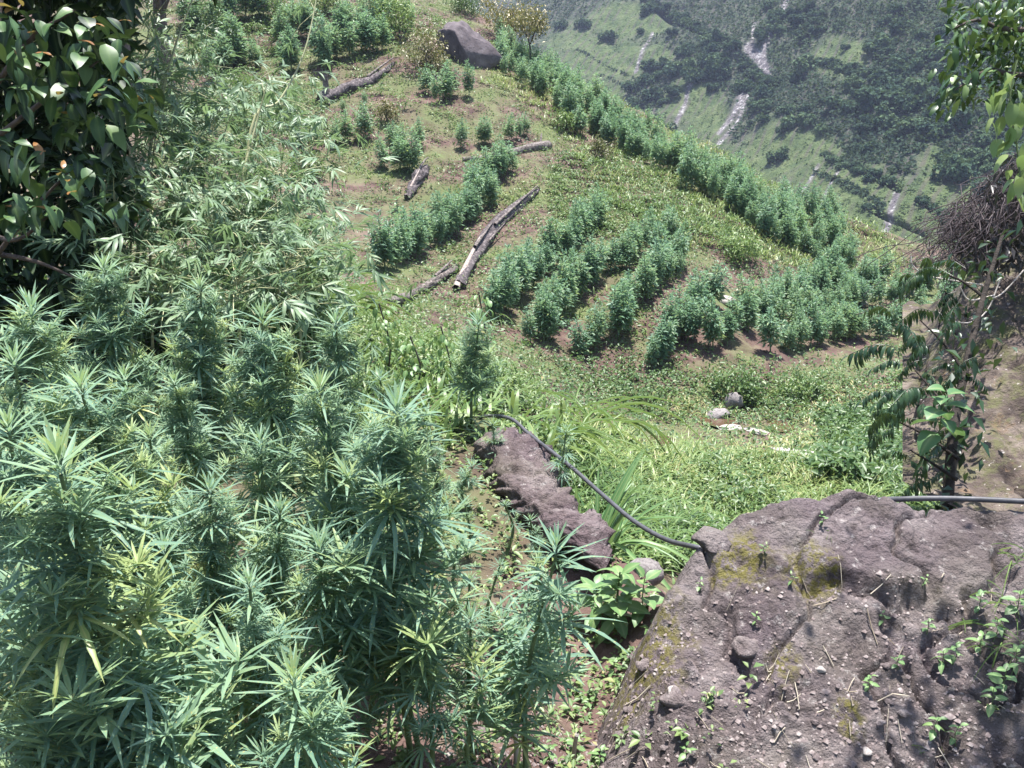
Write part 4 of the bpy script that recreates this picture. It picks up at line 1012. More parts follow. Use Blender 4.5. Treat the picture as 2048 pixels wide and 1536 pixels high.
# leafy growth that fills the gully beyond the plants
def gully_leaves(name, box, n, seed, L, hmax, mat, tint, label, k=10, accept=None, cat='weeds', wr=0.5):
    P, u, v = scatter_px(n, box, seed)
    if accept is not None: P = P[accept(P, u, v)]
    r = np.random.default_rng(seed + 1); n = len(P); N = n * k
    hh = hmax * np.clip(0.55 + 0.8 * fbm(P[:, 0] * .9, P[:, 1] * .9, 3, seed % 17), 0.08, 1.2)
    PP = np.repeat(P, k, 0) + r.normal(size=(N, 3)) * np.array([.10, .10, 0]); PP[:, 2] = np.repeat(P[:, 2], k) + np.repeat(hh, k) * r.random(N) ** 0.7
    D = r.normal(size=(N, 3)); D[:, 2] = D[:, 2] * 0.5 - 0.05
    ll = L * r.uniform(.6, 1.3, N); rel = (PP[:, 2] - np.repeat(P[:, 2], k)) / hmax
    V, Fc, t4, md = leaf_quads(PP, D, np.array([0, -0.1, 1.0]) + r.normal(size=(N, 3)) * .35, ll, ll * wr, tint + r.normal(size=N) * 0.14 + 0.2 * fbm(PP[:, 0] * .7, PP[:, 1] * .7, 2, 79), 0.2)
    mb = MB(); mb.add(V, Fc, t4, md); return tag(obj(name, mb.mesh(name, M[mat])), label, cat, kind='stuff')
gully_leaves('gully_weeds', (560, 560, 1080, 830), 3400, 61, 0.05, 0.5, 'weed', 0.45, 'tangled leafy weeds filling the gully behind the plants', 14, lambda P, u, v: (P[:, 1] > edge_y(P[:, 0]) + 1.4) & (P[:, 1] < 17))
gully_leaves('streambank_weeds', (1130, 690, 1900, 850), 1900, 63, 0.09, 0.35, 'weed', 0.35, 'leafy weeds on the bank above the stream', 9, lambda P, u, v: np.random.default_rng(2).random(len(P)) < sstep(700, 790, v) * (0.5 + fbm(P[:, 0] * .5, P[:, 1] * .5, 3, 77)))
gully_leaves('bank_leaves', (1130, 920, 1760, 1130), 6000, 65, 0.055, 0.26, 'weed', 0.58, 'small yellow green leaves mixed in the grass bank', 8, lambda P, u, v: (P[:, 1] > edge_y(P[:, 0]) + 0.5) & (P[:, 1] < 13))
gully_leaves('bank_herbs', (1150, 860, 1950, 1110), 1500, 64, 0.08, 0.34, 'weed', 0.15, 'dark leafy herbs in patches over the grass bank', 9, lambda P, u, v: (P[:, 1] > edge_y(P[:, 0]) + 0.8) & (P[:, 1] < 16) & (fbm(P[:, 0] * .9, P[:, 1] * .9, 3, 18) > .12))
gully_leaves('creek_weeds', (1640, 830, 1960, 990), 1500, 67, 0.11, 0.5, 'weed', 0.28, 'dark leafy weeds under the drooping shrub', 10, lambda P, u, v: P[:, 1] > 9)
gully_leaves('ridge_herbs', (1100, 300, 1560, 480), 2600, 68, 0.10, 0.3, 'weed', 0.52, 'yellow green herbs on the ridge bank face', 6)
gully_leaves('shade_leaves', (-60, 480, 660, 760), 1400, 69, 0.07, 0.8, 'weed', 0.2, 'leafy undergrowth at the foot of the bamboo', 12, lambda P, u, v: (P[:, 1] > 4.8) & (P[:, 1] < 14))
gully_leaves('terrace_herbs', (300, -30, 900, 300), 5200, 66, 0.11, 0.45, 'weed', 0.42, 'leafy green herbs covering the upper terraces', 8, lambda P, u, v: np.random.default_rng(12).random(len(P)) < 0.45 + 1.3 * fbm(P[:, 0] * .4, P[:, 1] * .4, 3, 78) - 0.5 * in_rects(u, v, [(660,150,900,300)]))
# small weeds on the ledge between the stones
def ledge_weeds():
    r = np.random.default_rng(81)
    x = np.concatenate([r.uniform(-2.4, 0.45, 700), r.uniform(-.7, .8, 1500), r.uniform(0.3, 2.0, 200)]); y = np.concatenate([r.uniform(1.7, 5.6, 700), r.uniform(2.2, 5.6, 1500), r.uniform(2.1, 3.0, 200)])
    den = np.concatenate([np.full(700, 0.75), np.full(1500, .7), np.full(200, 0.12)]) + 0.8 * fbm(x * 2, y * 2, 3, 82)
    sdw = poly_sd(x, y); kp = (r.random(len(x)) < den) & ((sdw < .04) | ((y < 2.75) & (r.random(len(x)) < .35))); x, y = x[kp], y[kp]; n = len(x); k = 7; N = n * k
    z = np.maximum(height(x, y), rock_h(x, y)[0])
    az = r.uniform(0, 6.28, N); rr = np.repeat(r.uniform(0.01, 0.05, n), k)
    PP = np.stack([np.repeat(x, k) + np.cos(az) * rr * .4, np.repeat(y, k) + np.sin(az) * rr * .4, np.repeat(z, k) + r.random(N) * np.repeat(r.uniform(.01, .09, n), k)], 1)
    el = r.uniform(-.2, .7, N); D = np.stack([np.cos(az) * np.cos(el), np.sin(az) * np.cos(el), np.sin(el)], 1)
    L = np.repeat(r.uniform(.015, .045, n), k) * r.uniform(.7, 1.2, N)
    V, Fc, t4, md = leaf_quads(PP, D, np.array([0, 0, 1.0]), L, L * .55, 0.6 + r.normal(size=N) * .18, .15)
    mb = MB(); mb.add(V, Fc, t4, md); return mb.mesh('ledge_weeds', M['weed'])
tag(obj('ledge_weeds', ledge_weeds()), 'tiny pale green weeds sprouting over the ledge soil', 'weeds', kind='stuff')
def straw():
    r = np.random.default_rng(83); mb = MB(); n = 150
    for k in range(n):
        u, v = (r.uniform(1400, 2048), r.uniform(1250, 1536)) if k % 3 == 0 else (r.uniform(850, 1300), r.uniform(1150, 1536))
        q = px(u, v, 1.0); t = -2.03 / q[2]; x, y = q[0] * t, q[1] * t
        a = r.uniform(0, 3.14); l = r.lognormal(-3.0, .5); dx, dy = math.cos(a) * l, math.sin(a) * l
        pts = []
        for s in (-.5, 0, .5):
            xx, yy = np.array([x + dx * s]), np.array([y + dy * s]); pts.append((xx[0], yy[0], max(height(xx, yy)[0], rock_h(xx, yy)[0][0]) + 0.006 + r.random() * .01))
        V, Fc = tube(pts, r.uniform(.0008, .0025), 3); mb.add(V, Fc, 0)
    return mb.mesh('straw', M['straw'])
M['straw'] = rough_mat('dry_straw', [(0.3, (0.25, 0.20, 0.14)), (0.7, (0.50, 0.45, 0.36))], 3, 2, 0.0)
tag(obj('straw', straw()), 'dry straw and twigs lying over the outcrop and soil', 'straw', kind='stuff')

# ------------------------------------------------------------------ single weeds that can be told apart
def broad_leaf(seed, L=1.0, W=0.5, droop=.3, tint=.5, mat='broad', n=6, pet=0.12):
    V, Fc, md = leaflet(L, W, droop, 0.22, n, 0, 0.6); mb = MB(); V[:, 1] += pet
    V2, F2 = tube([(0, 0, 0), (0, pet * 1.1, 0)], [.02, .015], 3); mb.add(V, Fc, tint, md); mb.add(V2, F2, tint)
    return mb.mesh('leaf', M[mat])
BL = [broad_leaf(1, droop=.25, tint=.45), broad_leaf(2, W=.42, droop=.5, tint=.6), broad_leaf(3, W=.58, droop=.15, tint=.35)]
def leafy_weed(p, h, L, n, label, group=None, seed=0, name='broadleaf_weed', leaves=BL, pit=(0.6, -.5), stem_r=0.004, lean=(0, 0)):
    r = random.Random(seed); root = empty(name, p)
    P = curve([np.zeros(3), np.array([lean[0] * .4 + r.uniform(-.01, .01), lean[1] * .4, h * .55]), np.array([lean[0], lean[1], h])], 8)
    V, Fc = tube(P, np.linspace(stem_r, stem_r * .5, 8), 5); mb = MB(); mb.add(V, Fc); obj('stem', mb.mesh('stem', M['stem'], True), root)
    for k in range(n):
        t = (k + 1) / n; t = 0.15 + 0.85 * t; f = t * 6.99; a = int(f); base = P[a] + (P[min(7, a + 1)] - P[a]) * (f - a)
        el = pit[1] + (pit[0] - pit[1]) * t + r.uniform(-.3, .3)
        mw = Matrix.Translation(base) @ Matrix.Rotation(k * 2.4 + r.uniform(-.4, .4), 4, 'Z') @ Matrix.Rotation(el, 4, 'X') @ Matrix.Rotation(r.uniform(-.3, .3), 4, 'Y') @ Matrix.Scale(L * r.uniform(.7, 1.15) * (1.05 - .45 * t), 4)
        obj('leaf', r.choice(leaves), root, mw)
    tag(root, label, 'weed', group); return root
leafy_weed(ground_at(1235, 1270), 0.30, 0.15, 26, 'large broad leaved weed growing between the pale plant and the outcrop', seed=1, stem_r=.008)
leafy_weed(ground_at(1190, 1255), 0.20, 0.16, 14, 'smaller broad leaved weed pressed against the pale cannabis plant', seed=2)
leafy_weed(ground_at(1285, 1240), 0.20, 0.13, 12, 'narrow broad leaved weed at the foot of the outcrop flank', seed=3)
for k, (u, v, h, L) in enumerate([(1985,1290,.09,.055),(1960,1310,.08,.05),(2020,1360,.10,.06),(1905,1330,.08,.045),(1880,1340,.07,.05),(2000,1410,.1,.06),(1975,1440,.09,.055),(1735,1385,.06,.04),(1795,1350,.05,.04),(2030,1240,.1,.06),(1955,1230,.08,.05),(1870,1480,.07,.045),(1910,1500,.08,.045),(1850,1290,.06,.035)]):
    leafy_weed(rock_at(u, v), h, L, 8, 'small leafy seedling sprouting in the shaded right side of the outcrop', 'seedlings on the shaded outcrop', seed=20 + k, name='weed_seedling', stem_r=.002)
for k, (u, v, h, L) in enumerate([(1510,1258,.05,.03),(1400,1190,.05,.03),(1580,1170,.04,.03),(1370,1520,.05,.04),(1760,1255,.05,.03),(1850,1180,.05,.03),(1640,1060,.05,.03),(1530,1120,.04,.03)]):
    leafy_weed(rock_at(u, v), h, L, 6, 'tiny sprout rooted in a crack of the sunlit outcrop', 'sprouts on the sunlit outcrop', seed=50 + k, name='weed_seedling', stem_r=.0015)
for k, (u, v, h, L) in enumerate([(1240,1500,.08,.07),(1200,1530,.07,.06),(1290,1510,.07,.06),(1150,1510,.06,.05),(1020,1290,.07,.06),(1040,1370,.06,.05),(980,1450,.06,.05),(1230,1350,.07,.05),(920,1480,.06,.05),(1180,1420,.05,.04),(1100,1530,.06,.05)]):
    leafy_weed(ground_at(u, v), h, L, 8, 'low round leaved weed on the bare soil before the outcrop', 'round leaved weeds on the soil', seed=80 + k, name='weed_seedling', stem_r=.002)
for k, (u, v, h) in enumerate([(1030,1530,.16),(1145,1535,.13)]):
    p = ground_at(u, v); o = empty('cut_stalk', p)
    V, Fc = tube(curve([(0, 0, -.02), (.004, 0, h * .5), (.012 * (1 if k else -1), 0, h)], 6), np.linspace(.009, .007, 6), 7); mb = MB(); mb.add(V, Fc); obj('stalk', mb.mesh('stalk', M['straw'], True), o)
    V, Fc = tube([(.012 * (1 if k else -1), 0, h - .004), (.014 * (1 if k else -1), 0, h + .006)], [.0085, .004], 7); mb = MB(); mb.add(V, Fc); obj('cut_end', mb.mesh('cut_end', M['paletwig'], True), o)
    tag(o, ['taller brown cut stalk stub in the foreground soil', 'shorter brown cut stalk stub with a pointed end'][k], 'stalk')

# strap-leaved plant and the arching grass beside the hose
def strap_leaf(bend, tint, mat):
    mb = MB(); n = 8; V = []; md = []
    for k in range(n + 1):
        t = k / n; a = bend * t; w = 0.035 * math.sin(math.pi * min(1, .12 + t * .88)) ** .7 + .002
        y = t * math.sin(a * .8 + .15); z = t * math.cos(a * .8 + .15) - 0.25 * bend * t * t
        for s in (-1, 0, 1): V.append((s * w, y, z + abs(s) * w * .5)); md.append(1 - abs(s))
    Fc = [(3 * k + a, 3 * k + a + 1, 3 * k + a + 4, 3 * k + a + 3) for k in range(n) for a in (0, 1)]
    mb.add(np.array(V), np.array(Fc), tint, np.array(md)); return mb.mesh('leaf', M[mat])
SL = [strap_leaf(b, t, 'broad') for b, t in ((.5, .25), (.9, .35), (1.4, .5), (.25, .2))]
SLG = [strap_leaf(b, t, 'grass') for b, t in ((1.0, .35), (1.5, .5), (1.9, .6))]
def tuft(p, L, n, label, leaves, name='strap_leaf_plant', seed=0, width=1.0, cat='plant', tilt=.35, spread=.04, group=None):
    r = random.Random(seed); root = empty(name, p)
    for k in range(n):
        s = L * r.uniform(.55, 1.1)
        mw = Matrix.Translation((r.gauss(0, spread), r.gauss(0, spread), -.02)) @ Matrix.Rotation(r.uniform(0, 6.28), 4, 'Z') @ Matrix.Rotation(-r.uniform(0, tilt), 4, 'X') @ Matrix.Diagonal((s * width, s, s, 1))
        obj('leaf', r.choice(leaves), root, mw)
    tag(root, label, cat, group)
def low_pt(u, v, d):
    p = px(u, v, d); return (p[0], p[1], hz(p[0], p[1]))
tuft(low_pt(1195, 1075, 5.3), .8, 52, 'dark strap leaved plant with arching leaves behind the hanging hose', SL, seed=4, width=.55)
tuft(low_pt(1262, 1060, 5.6), 0.75, 22, 'smaller upright strap leaved plant to the right of the hanging hose', SL, seed=5, width=.5)
tuft(low_pt(1105, 905, 8.4), 0.95, 60, 'pale arching grass clump beyond the upper end of the hose', SLG, 'grass_clump', 6, .35, 'grass', .7, .15)
tuft(low_pt(1175, 860, 10.5), 1.3, 44, 'tall drooping grass clump hanging over the stream bank', SLG, 'grass_clump', 7, .3, 'grass', .5, .12)
p = ground_at(672, 640); 
for k, (u, v, d, L, n, lb) in enumerate([(668,640,9.0,1.35,170,'yellow green grass tussock at the edge of the bamboo thicket'), (705,590,10.5,.8,90,'smaller yellow green grass tussock behind the large one'), (620,500,13,.7,70,'pale grass tussock on the bare soil margin'), (840,690,9,.8,60,'blue green grass clump below the bent grey log'), (960,640,11,.9,36,'tall bluish grass stalk clump beside the pale log end')]):
    q = ground_at(u, v); tuft(q, L, n, lb, SLG, 'grass_tussock', 30 + k, .3, 'grass', .7, .14)
# leafy vines climbing old stalks
def vine_stalk(u, v, d, top_v, label, seed):
    r = random.Random(seed); b = px(u, v, d); b[2] = hz(b[0], b[1]); top = px(u, top_v, d); h = top[2] - b[2]
    root = empty('vine_stalk', b)
    V, Fc = tube(curve([(0, 0, 0), (.05, 0, h * .5), (-.02, 0, h)], 10), .006, 5); mb = MB(); mb.add(V, Fc); obj('stalk', mb.mesh('stalk', M['twig'], True), root)
    for k in range(110):
        z = h * (0.1 + .93 * r.random()); a = r.uniform(0, 6.28); rr = r.uniform(.02, .13)
        mw = Matrix.Translation((math.cos(a) * rr, math.sin(a) * rr, z)) @ Matrix.Rotation(a - 1.57, 4, 'Z') @ Matrix.Rotation(r.uniform(-1.2, -.2), 4, 'X') @ Matrix.Scale(r.uniform(.045, .08), 4)
        obj('leaf', r.choice(BL), root, mw)
    tag(root, label, 'vine')
vine_stalk(772, 800, 7.6, 590, 'vine covered stalk standing right of the grass tussock', 1)
vine_stalk(890, 780, 7.4, 640, 'short vine covered stalk behind the bare stemmed plant', 2)
vine_stalk(830, 800, 7.4, 660, 'leafy vine stalk below the bent grey log', 3)
vine_stalk(965, 760, 8.2, 575, 'thin vine stalk in front of the dense crop row', 4)
# lone seedling on the bare soil
leafy_weed(ground_at(795, 425), 0.42, 0.26, 16, 'round leafy seedling alone on bare soil below the burnt log', seed=9, stem_r=.01)

# ------------------------------------------------------------------ bamboo thicket
def spray(seed, n=7):
    r = random.Random(seed); mb = MB()
    V, Fc = tube([(0, 0, 0), (0, .35, .03), (0, .7, -.05)], [.008, .006, .004], 3); mb.add(V, Fc, .6)
    for k in range(n):
        t = k / (n - 1); L = r.uniform(.5, .85); V, Fc, md = leaflet(L, L * .14, r.uniform(.1, .5), .25, 4)
        V = rotx(V, r.uniform(-.45, .35)); V = rotz(V, (1 if k % 2 else -1) * r.uniform(.15, .95) * (1 - .5 * t)); mb.add(V + np.array([0, .25 + .45 * t, .02 - .07 * t]), Fc, .45 + r.uniform(-.3, .3), md)
    return mb.mesh('leaf_spray', M['bamboo_leaf'])
SPR = [spray(s) for s in range(6)]
def bamboo(bu, bv, bd, arc, sprays, label, seed, L=.19, rad=.012, spread=.35, group=None):
    r = random.Random(seed); b = px(bu, bv, bd); b[2] = hz(b[0], b[1])
    P = curve([np.zeros(3)] + [px(*a) - b for a in arc], 24); root = empty('bamboo', b)
    V, Fc = tube(P, np.linspace(rad, rad * .25, 24), 6); mb = MB(); mb.add(V, Fc); obj('culm', mb.mesh('culm', M['culm'], True), root)
    for k in range(sprays):
        t = .25 + .75 * r.random() ** .8; f = t * 22.99; a = int(f); c = P[a] + (P[a + 1] - P[a]) * (f - a)
        w = spread * (1.1 - .6 * t); off = np.array([r.gauss(0, w), r.gauss(0, w), r.gauss(0, w * .7)])
        mw = Matrix.Translation(c + off) @ Matrix.Rotation(r.uniform(0, 6.28), 4, 'Z') @ Matrix.Rotation(r.uniform(-.7, .5), 4, 'X') @ Matrix.Rotation(r.uniform(-.6, .6), 4, 'Y') @ Matrix.Scale(L * r.uniform(.7, 1.25), 4)
        obj('leaf_spray', r.choice(SPR), root, mw)
        if k % 3 == 0:
            V, Fc = tube([c, c + off * .6 + np.array([0, 0, .03]), c + off], [.004, .003, .002], 3); mb = MB(); mb.add(V, Fc); obj('twig', mb.mesh('twig', M['culm']), root)
    tag(root, label, 'bamboo', group)
BG = 'leafy bamboos massed in the thicket'
BLAB = 'leafy bamboo massed in the pale green thicket beside the glossy bush'
bam = [((420,700,7.0),[(400,520,7.0),(360,330,7.1),(300,170,7.2)],95),((470,700,7.4),[(460,520,7.4),(440,380,7.5),(420,220,7.6)],95),((520,700,7.2),[(520,540,7.2),(540,430,7.3),(570,340,7.4)],90),
       ((350,700,6.6),[(320,520,6.6),(290,380,6.6),(230,230,6.7)],90),((560,700,7.8),[(560,560,7.8),(580,470,7.9),(620,430,8)],80),((400,700,8.2),[(420,450,8.2),(440,300,8.3),(480,180,8.4)],90),
       ((300,700,7.2),[(300,450,7.2),(310,280,7.3),(340,130,7.4)],80),((480,700,6.4),[(470,560,6.4),(450,470,6.4),(430,400,6.4)],70),((580,720,6.6),[(580,620,6.6),(570,540,6.6),(590,500,6.6)],60),((260,700,6.2),[(250,560,6.2),(230,450,6.2),(190,350,6.2)],60),
       ((360,720,6.0),[(350,640,6.0),(340,560,6.0),(310,500,6.0)],60),((450,720,5.9),[(450,650,5.9),(460,590,5.9),(480,560,5.9)],55),((540,720,8.4),[(560,520,8.4),(590,380,8.5),(630,280,8.6)],80),((600,720,7.0),[(600,600,7.0),(610,530,7.0),(640,480,7.1)],60),((440,720,9.0),[(470,350,9.0),(510,230,9.1),(560,180,9.2)],80),((330,720,9.0),[(350,300,9.0),(370,160,9.1),(400,60,9.2)],80),((260,720,8.0),[(270,300,8.0),(285,150,8.1),(300,40,8.2)],70),((480,720,10.5),[(500,330,10.5),(540,220,10.6),(600,210,10.7)],70)]
for k, (b_, arc, n) in enumerate(bam): bamboo(*b_, arc, int(n * 1.5), BLAB, 300 + k, group=BG)
bamboo(470, 700, 7.8, [(500,270,7.8),(540,130,7.9),(597,150,7.9),(615,70,8.0),(638,-40,8.1)][:1] + [(560,200,7.9),(610,100,8.0),(640,-40,8.1)], 14, 'tallest pale bamboo culm with a bare tip crossing the terrace', 330, rad=.016, spread=.25)
bamboo(420, 700, 7.5, [(470,420,7.5),(512,250,7.6),(535,165,7.6)], 12, 'pale bare bamboo culm rising out of the middle of the thicket', 331, rad=.016, spread=.25)
bamboo(250, 700, 7.5, [(300,300,7.5),(345,110,7.6),(400,-40,7.7)], 20, 'thick pale bamboo culm beside the dark tree trunk', 332, rad=.018, spread=.3)

# ------------------------------------------------------------------ dark glossy bush at the left
def glossy_leaf(seed, tint, mat='dark_leaf', W=.46):
    V, Fc, md = leaflet(1.0, W, .35, .18, 7, 0, .8); mb = MB(); mb.add(V, Fc, tint, md); return mb.mesh('leaf', M[mat])
GL = [glossy_leaf(1, .2), glossy_leaf(2, .45), glossy_leaf(3, .65, W=.5), glossy_leaf(4, .5, W=.4)]; GN = [glossy_leaf(5, .4, 'new_leaf', .35)]
def glossy_bush():
    r = random.Random(5); b = px(-60, 900, 5.0); b[2] = hz(b[0], b[1]); root = empty('broadleaf_tree', b)
    def W(u, v, d): return px(u, v, d) - b
    limbs = [[(0, 0, 0), W(-70, 600, 5.2), W(-40, 300, 5.4), W(0, 0, 5.6)], [W(-70, 600, 5.2), W(40, 450, 5.0), W(150, 330, 4.8)], [W(-40, 300, 5.4), W(90, 200, 5.0), W(200, 120, 4.9)], [W(-60, 450, 5.2), W(30, 480, 4.9), W(110, 420, 4.7)], [W(-30, 200, 5.4), W(60, 80, 5), W(150, 20, 4.9)], [W(-70, 500, 5.2), W(60, 520, 5.1), W(160, 560, 5.2)]]
    LO = []
    for k, l in enumerate(limbs):
        P = curve(l, 12); V, Fc = tube(P, np.linspace(.05 if k == 0 else .018, .02 if k == 0 else .005, 12), 7); mb = MB(); mb.add(V, Fc); LO.append(obj('trunk' if k == 0 else 'limb', mb.mesh('limb', M['bark'], True), root))
    clus = [(60,60,4.9),(150,40,4.9),(230,120,4.9),(40,180,4.7),(120,190,4.8),(200,180,4.8),(20,290,4.6),(80,320,4.6),(150,250,4.9),(60,400,4.6),(110,420,4.7),(170,330,4.9),(30,110,4.6),(210,60,5.1),(240,230,5.0),(10,30,4.7),(100,130,4.7),(0,430,4.6),(230,400,5.1),(130,340,4.7),(290,190,5.2),(180,100,4.8)]
    for k in range(250):
        u, v, d = clus[k % len(clus)]
        u += r.gauss(0, 21); v += r.gauss(0, 17); d += r.gauss(0, .10)
        az = r.uniform(0, 6.28); young = r.random() < .12
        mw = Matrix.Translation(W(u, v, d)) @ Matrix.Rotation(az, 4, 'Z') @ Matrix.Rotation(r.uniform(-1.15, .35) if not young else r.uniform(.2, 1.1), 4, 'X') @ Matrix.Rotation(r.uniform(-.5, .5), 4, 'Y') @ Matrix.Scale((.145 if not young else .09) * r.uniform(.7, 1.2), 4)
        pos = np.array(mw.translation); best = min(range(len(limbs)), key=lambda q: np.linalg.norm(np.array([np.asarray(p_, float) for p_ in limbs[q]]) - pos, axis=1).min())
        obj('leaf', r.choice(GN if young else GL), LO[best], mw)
    g = np.random.default_rng(91); N = 4200
    u = g.uniform(-260, 270, N); v = g.uniform(-60, 640, N); d = g.uniform(5.9, 7.6, N)
    keep = (u < 260 - 0.10 * np.clip(v - 250, 0, 400) + 25 * np.sin(v / 50)); u, v, d = u[keep], v[keep], d[keep]; N = len(u)
    PP = np.stack([(u - 1024) / F * d, d * (CP + (768 - v) / F * SP), d * (-SP + (768 - v) / F * CP)], 1) - b
    RF = np.stack([g.uniform(-6.5, -2.35, 5200), g.uniform(5.3, 9.0, 5200), g.uniform(.55, 1.6, 5200)], 1) - b  # unseen leaf roof above the view, added to block sun and sky
    PP = np.concatenate([PP, RF]); N = len(PP)
    D = g.normal(size=(N, 3)); D[:, 2] -= .5
    L = g.uniform(.10, .19, N); L[-5200:] *= 1.35; V, Fc, t4, md = leaf_quads(PP, D, np.array([0, -.2, 1.0]) + g.normal(size=(N, 3)) * .4, L, L * .55, -.05 + g.normal(size=N) * .08, .2)  # tint near black: the shade inside the crown is put into the leaf colour
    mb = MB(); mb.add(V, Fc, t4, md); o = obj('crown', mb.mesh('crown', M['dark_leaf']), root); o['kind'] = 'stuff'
    tag(root, 'dark glossy leaved tree with coppery young leaves beside the bamboo', 'tree')
glossy_bush()
# dark trunk and shrub behind the bamboo
def mid_tree(p, h, rad, crown_r, cz, n, L, mat, tint, label, name='shrub', cat='shrub', seed=0, trunk='bark', flat=.8, group=None):
    r = np.random.default_rng(seed); root = empty(name, p)
    P = curve([(0, 0, -.1), (r.normal() * .03 * h, r.normal() * .03 * h, h * .5), (r.normal() * .05 * h, 0, h)], 10); V, Fc = tube(P, np.linspace(rad, rad * .4, 10), 7); mb = MB(); mb.add(V, Fc)
    for k in range(5):
        a = k * 1.26 + r.uniform(-.3, .3); s = P[5 + k % 4]; e = np.array([math.cos(a) * crown_r * .7, math.sin(a) * crown_r * .7, cz + r.uniform(-.3, .3) * crown_r])
        V, Fc = tube(curve([s, (s + e) / 2 + np.array([0, 0, .1 * crown_r]), e], 6), np.linspace(rad * .4, rad * .12, 6), 5); mb.add(V, Fc)
    obj('trunk', mb.mesh('trunk', M[trunk], True), root)
    nc = 14; cc = unit(r.normal(size=(nc, 3))) * r.uniform(.35, .85, (nc, 1)) * crown_r; cc[:, 2] *= flat
    PP = cc[r.integers(nc, size=n)] + r.normal(size=(n, 3)) * crown_r * .2; PP[:, 2] += cz
    D = r.normal(size=(n, 3)); D[:, 2] -= .2; ll = L * r.uniform(.6, 1.3, n)
    V, Fc, t4, md = leaf_quads(PP, D, np.array([0, 0, 1.]) + r.normal(size=(n, 3)) * .4, ll, ll * .5, tint + r.normal(size=n) * .15, .2); mb = MB(); mb.add(V, Fc, t4, md)
    obj('crown', mb.mesh('crown', M[mat]), root); tag(root, label, cat, group); return root
mid_tree(ground_at(255, 230), 5.5, .40, 1.3, 4.2, 900, .16, 'tree_leaf', .3, 'dark trunked tree behind the bamboo tips', 'tree', 'tree', 1)
mid_tree(ground_at(335, 200), 5.0, .34, 1.3, 4.0, 800, .16, 'tree_leaf', .35, 'second dark trunked tree uphill of the first', 'tree', 'tree', 12)
mid_tree(ground_at(450, 130), 1.2, .05, 1.0, 1.0, 1600, .13, 'tree_leaf', .35, 'dense dark green shrub above the bamboo thicket', seed=2)
mid_tree(ground_at(860, 150), .8, .05, 1.1, .75, 1700, .12, 'rust', .4, 'brownish leafy shrub at the foot of the boulder', seed=3) if 'rust' in M else None
M['rust'] = leaf_mat('rusty_leaf', [(0.0, (0.07, 0.07, 0.03)), (0.5, (0.15, 0.13, 0.05)), (1.0, (0.24, 0.19, 0.07))], trans=.2)
mid_tree(ground_at(850, 140), .8, .05, 1.1, .75, 1700, .12, 'rust', .4, 'brownish leafy shrub at the foot of the boulder', seed=3)
mid_tree(ground_at(800, 75), .7, .05, 1.2, .7, 1700, .12, 'grass', .6, 'rounded yellow green bush left of the boulder', seed=4)
mid_tree(ground_at(775, 245), .6, .04, .5, .5, 500, .1, 'rust', .4, 'small brown shrub above the tall clump of plants', seed=5)
q = ridge_pt(1060, 190, 3.5); mid_tree(q, 1.9, .06, .9, 2.0, 700, .15, 'rust', .6, 'small yellowish tree standing on the ridge crest', 'tree', 'tree', 6, flat=.6)
mid_tree(px(1020, 40, 44), .5, .05, 1.5, .3, 1800, .14, 'rust', .8, 'tawny dry bush beside the top of the boulder', seed=7)
mid_tree(ground_at(1205, 320), .5, .04, .55, .4, 600, .1, 'rust', .3, 'dark brown shrub on the face of the ridge bank', seed=8)
mid_tree(ground_at(1480, 520), .5, .04, .75, .35, 1500, .1, 'grass', .55, 'soft rounded green bush on the ridge bank', seed=9)
mid_tree(ground_at(1480, 790), .5, .04, .8, .25, 1500, .1, 'weed', .3, 'dark green bush on the stream bank', seed=10, flat=.45)
mid_tree(ground_at(1600, 800), .4, .04, .7, .2, 1100, .1, 'weed', .35, 'low green bush right of the stream bank bush', seed=11, flat=.4)

for k, (u, v, r_, n_, mt, ti, lb) in enumerate([(420,70,1.3,2200,'tree_leaf',.45,'big dark green bush on the top terrace behind the dense shrub'), (560,50,1.2,1800,'weed',.4,'leafy green bush among the upper terrace rows'), (650,30,1.1,1500,'weed',.5,'light green bush at the top of the terraces'), (350,260,1.1,1600,'weed',.4,'low green bush at the uphill edge of the bamboo'), (560,235,.8,1000,'weed',.45,'low green bush left of the thin row below the terrace log'), (480,200,.9,1200,'weed',.5,'spreading green bush between the bamboo and the terrace'), (930,30,.9,1000,'tree_leaf',.6,'green bush growing behind the boulder'), (610,360,.7,900,'weed',.5,'low leafy bush on the bare soil beside the bamboo'), (1130,260,.6,700,'weed',.5,'low green bush at the right end of the smooth grey log')]):
    mid_tree(ground_at(u, v), .5, .04, r_, .45 * r_, n_, .12, mt, ti, lb, seed=40 + k, flat=.7)
